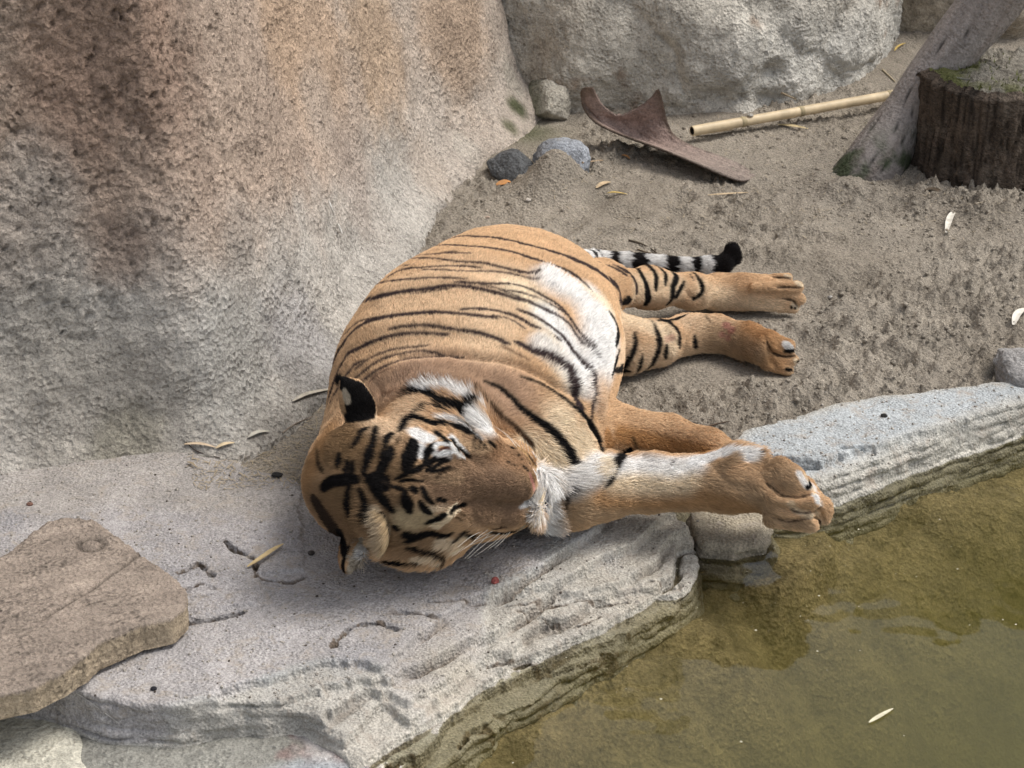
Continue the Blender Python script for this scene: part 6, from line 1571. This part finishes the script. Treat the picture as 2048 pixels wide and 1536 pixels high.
def coat(A, jitter=0.0):
    """colour of the coat at the points A (rows)"""
    A = A.astype(np.float32)
    C = np.tile(np.array(ORANGE, np.float32), (len(A), 1))
    C *= (1 + 0.13 * fbm(A, 14, 3))[:, None]
    low = sst(0.07, 0.0, A[:, 2])[:, None] * 0.35
    C = C * (1 - low) + np.array(CREAM, np.float32) * low
    off = np.zeros(3, np.float32) + CAM.astype(np.float32) * 0
    wob = fbm(A, 120, 2) * 0.0013
    for kd, P, r, c, st in TRACED:
        rm = r.max()
        grow = rm * 0.9 if kd == 'd' else 0.006
        sharp = kd == 'd' and rm < 0.0135
        b0, b1 = P.min(0) - rm - grow, P.max(0) + rm + grow
        m = np.flatnonzero(((A > b0) & (A < b1)).all(1))
        if not len(m): continue
        d = min_dist(A[m], P, r)
        if kd == 'd':
            wgt = (1 - (sst(-0.35, 0.30, d / rm) if sharp else sst(-0.6, 0.75, d / rm))) * st
        else:
            d = d + wob[m] + (rng.normal(size=len(m)) * jitter if jitter else 0)
            wgt = 1 - sst(-0.0012, 0.0014, d)
        C[m] = C[m] * (1 - wgt[:, None]) + c * wgt[:, None]
    # ringed tail
    d = line_dist3(A, tailP)
    m = np.flatnonzero((d[0] < 0.035) & (A[:, 1] > 0.12) & (A[:, 0] > 0.10))
    if len(m):
        s_ = d[1][m] + wob[m] * 2
        L = tl_len[-1]
        ph = (s_ * 20.0 + .22 * np.sin(s_ * 31) + 2.2 * wob[m] * 60) % 1.0
        white = np.array(WHITE) * 0.95
        cc = np.where(((ph > 0.55) | (s_ > L - 0.045))[:, None], np.array(BLACK) * 2.2, white)
        C[m] = cc
    return np.clip(C, 0.004, 0.9)

def line_dist3(A, pts):
    best = np.full(len(A), 1e3); arc = np.zeros(len(A)); s0 = 0
    for a, b in zip(pts[:-1], pts[1:]):
        ab = b - a; L = np.linalg.norm(ab)
        t = np.clip(((A - a) @ ab) / (L * L), 0, 1)
        d = np.linalg.norm(A - a - t[:, None] * ab, axis=1)
        m = d < best
        best = np.where(m, d, best); arc = np.where(m, s0 + t * L, arc); s0 += L
    return best, arc

# per-vertex nap direction and fur length
flow = np.zeros((nv, 3)); fl = np.zeros(nv); ws = np.zeros(nv)
for p in PRIMS:
    if p.get('op') == 's': continue
    d = np.maximum(prim_d(p, TV), 0)
    wgt = np.exp(-d / 0.010) + 1e-9
    flow += wgt[:, None] * p['flow'] / np.linalg.norm(p['flow']); fl += wgt * p['fur']; ws += wgt
fl /= ws
fl_d = []
for pts, r, val in [(z2([(1600, 420), (1780, 550), (1900, 760), (1880, 950), (1860, 1150)]), 45, 0.021), (z2([(1500, 860), (1700, 1080)]), 26, 0.020), (z1([(960, 240), (1130, 240), (1300, 300), (1400, 450)]), 22, 0.030), (z4([(150, 560), (280, 590), (420, 540)]), 24, 0.030), (z4([(100, 700), (150, 850)]), 26, 0.026), (z1([(620, 1060), (720, 1200), (700, 1350)]), 18, 0.022), (z1([(760, 1400), (950, 1400)]), 20, 0.024), (z6([(860, 900), (820, 1100)]), 14, 0.020)]:
    P, t = trace(pts, step=6)
    if not len(P): continue
    d = min_dist(TV.astype(np.float32), P.astype(np.float32), np.full(len(P), 0, np.float32))
    wgt = 1 - sst(r * 0.0005, r * 0.0011, d)
    fl = fl * (1 - wgt) + val * wgt
flow -= TNm * (flow * TNm).sum(1)[:, None]
flow /= np.linalg.norm(flow, axis=1)[:, None] + 1e-9

mt, nt_, PB = new_mat("tiger_skin"); N_ = NT(nt_)
N_.put(PB.inputs['Base Color'], N_.mix(1.0, N_.n("ShaderNodeAttribute", attribute_name="Col").outputs['Color'], (0.8, 0.8, 0.8, 1), 'MULTIPLY'))
PB.inputs['Roughness'].default_value = 0.85
PB.inputs['Specular IOR Level'].default_value = 0.1
tiger = empty("tiger", (float(tc[0]), float(tc[1]), 0.0))
tag(tiger, "sleeping orange tiger with black stripes and white belly, lying on its side by the pool", "tiger")
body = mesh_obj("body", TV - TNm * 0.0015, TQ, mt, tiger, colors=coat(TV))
print("tiger body", time.time() - T0)

# --- fur
NH = FUR_N
tri = np.concatenate([TQ[:, [0, 1, 2]], TQ[:, [0, 2, 3]]])
a, b, c = TV[tri[:, 0]], TV[tri[:, 1]], TV[tri[:, 2]]
area = 0.5 * np.linalg.norm(np.cross(b - a, c - a), axis=1)
cen = (a + b + c) / 3
tn = TNm[tri[:, 0]]
vd = CAM - cen; vd /= np.linalg.norm(vd, axis=1)[:, None]
facing = (tn * vd).sum(1)
dens = np.where(facing > -0.15, 1.0, 0.18)
dens = dens * np.where(fl[tri[:, 0]] > 0.018, 1.15, 1.0)
inhead = np.linalg.norm((cen - HC) / np.array([0.24, 0.20, 0.20]), axis=1) < 1
dens = dens * np.where(inhead, 1.5, 1.0) * np.where(cen[:, 2] < 0.004, 0.05, 1)
pr = area * dens; pr /= pr.sum()
ti = rng.choice(len(tri), NH, p=pr)
u1, u2 = rng.random(NH), rng.random(NH)
s1 = np.sqrt(u1)
wA, wB, wC = (1 - s1)[:, None], (s1 * (1 - u2))[:, None], (s1 * u2)[:, None]
def ip(X): return wA * X[tri[ti, 0]] + wB * X[tri[ti, 1]] + wC * X[tri[ti, 2]]
root = ip(TV); nrm = ip(TNm); nrm /= np.linalg.norm(nrm, axis=1)[:, None]
fw = ip(flow); ln = (wA[:, 0] * fl[tri[ti, 0]] + wB[:, 0] * fl[tri[ti, 1]] + wC[:, 0] * fl[tri[ti, 2]])
# clumping field: shared jitter for neighbouring hairs
clump = np.stack([fbm(root, 55, 2, off=3.1 * k + 1) for k in range(3)], 1)
fw = fw + clump * 0.55 + rng.normal(size=(NH, 3)) * 0.16
fw -= nrm * (fw * nrm).sum(1)[:, None]
fw /= np.linalg.norm(fw, axis=1)[:, None] + 1e-9
ln = ln * (0.75 + 0.5 * rng.random(NH))
lift = 0.30 + 0.18 * rng.random(NH) + 0.25 * np.clip((ln - 0.014) / 0.02, 0, 1)
ln = ln[:, None]; lift = lift[:, None]
p0 = root - nrm * 0.002
d1 = nrm * lift * 1.5 + fw; d1 /= np.linalg.norm(d1, axis=1)[:, None]
d2 = nrm * lift * 0.6 + fw; d2[:, 2] -= 0.15; d2 /= np.linalg.norm(d2, axis=1)[:, None]
p1 = p0 + d1 * ln * 0.38
p2 = p1 + d1 * 0.4 * ln * 0.32 + d2 * 0.6 * ln * 0.32
p3 = p2 + d2 * ln * 0.36
pts = np.stack([p0, p1, p2, p3], 1).astype(np.float32)
pts[:, :, 2] = np.maximum(pts[:, :, 2], 0.001)
tone = (0.80 + 0.42 * rng.random(NH)) * (1 + 0.20 * fbm(root, 90, 3))
cpt = []
for q in (root, p1, p2 * .5 + p3 * .5):
    sm = q - root; sm -= nrm * (sm * nrm).sum(1)[:, None]
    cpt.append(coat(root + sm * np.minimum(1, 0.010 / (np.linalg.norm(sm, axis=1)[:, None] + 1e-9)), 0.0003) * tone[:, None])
hc = np.stack([cpt[0], cpt[1], (cpt[1] + cpt[2]) / 2, cpt[2]], 1).reshape(-1, 3)
hcur = bpy.data.hair_curves.new("fur")
hcur.add_curves([4] * NH)
hcur.points.foreach_set("position", pts.ravel())
rad = np.tile(np.array([0.00042, 0.00042, 0.00034, 0.00008], np.float32), NH)
big_ = np.repeat(np.where(ln[:, 0] > 0.018, 1.05, 1.0), 4).astype(np.float32)
hcur.points.foreach_set("radius", rad * big_ * FUR_R)
ca = hcur.attributes.new("Col", 'FLOAT_COLOR', 'POINT')
cc = np.ones((NH * 4, 4), np.float32); cc[:, :3] = np.clip(hc, 0.003, 0.92)
ca.data.foreach_set("color", cc.ravel())
mf, nt_, PB = new_mat("tiger_fur"); N_ = NT(nt_)
N_.put(PB.inputs['Base Color'], N_.n("ShaderNodeAttribute", attribute_name="Col").outputs['Color'])
PB.inputs['Roughness'].default_value = 0.65
PB.inputs['Specular IOR Level'].default_value = 0.10
hcur.materials.append(mf)
fur = bpy.data.objects.new("fur", hcur)
COL.objects.link(fur)
fur.parent = body
tag(fur, kind="stuff")
print("fur", time.time() - T0)
# --- claws, whiskers, lashes
def on_t(px, py): return on_tiger(px, py)
clawm = plain_mat("claw_horn", (.06, .05, .045), .4, .5)
whm = plain_mat("whisker_hair", (.80, .76, .68), .4, .5)
def wisk(x0, y0, x1, y1, bend=6, r=.00042, name="whisker", m=whm):
    p = on_t(x0, y0)
    if p is None: return
    d = depth(p)
    q = CAM + ray(x1, y1) * (d - .03)
    mid = (p + q) / 2 + UPV * bend * mpp(p)
    P3 = spline([p, mid, q], 14)
    v, f = tube(P3, r * np.linspace(1.1, .25, 14), 5)
    mesh_obj(name, v, f, m, body)
for a_ in [(985, 1062, 925, 1100, 3), (992, 1068, 905, 1112, 4), (1000, 1066, 935, 1118, 2), (975, 1060, 940, 1090, 2), (1008, 1068, 950, 1112, -2), (1015, 1066, 975, 1100, -2), (965, 1062, 915, 1095, 4), (1020, 1064, 990, 1096, -2), (980, 1066, 930, 1117, 0),
           (1033, 893, 985, 850, 5), (1030, 890, 1005, 862, 4), (1045, 897, 1043, 882, 0), (1050, 899, 1048, 878, 0), (1057, 902, 1053, 880, 1), (1040, 894, 1012, 872, 3),
           (1072, 925, 1082, 905, 1), (985, 870, 915, 832, -3), (980, 872, 930, 828, 4)]:
    wisk(*a_)
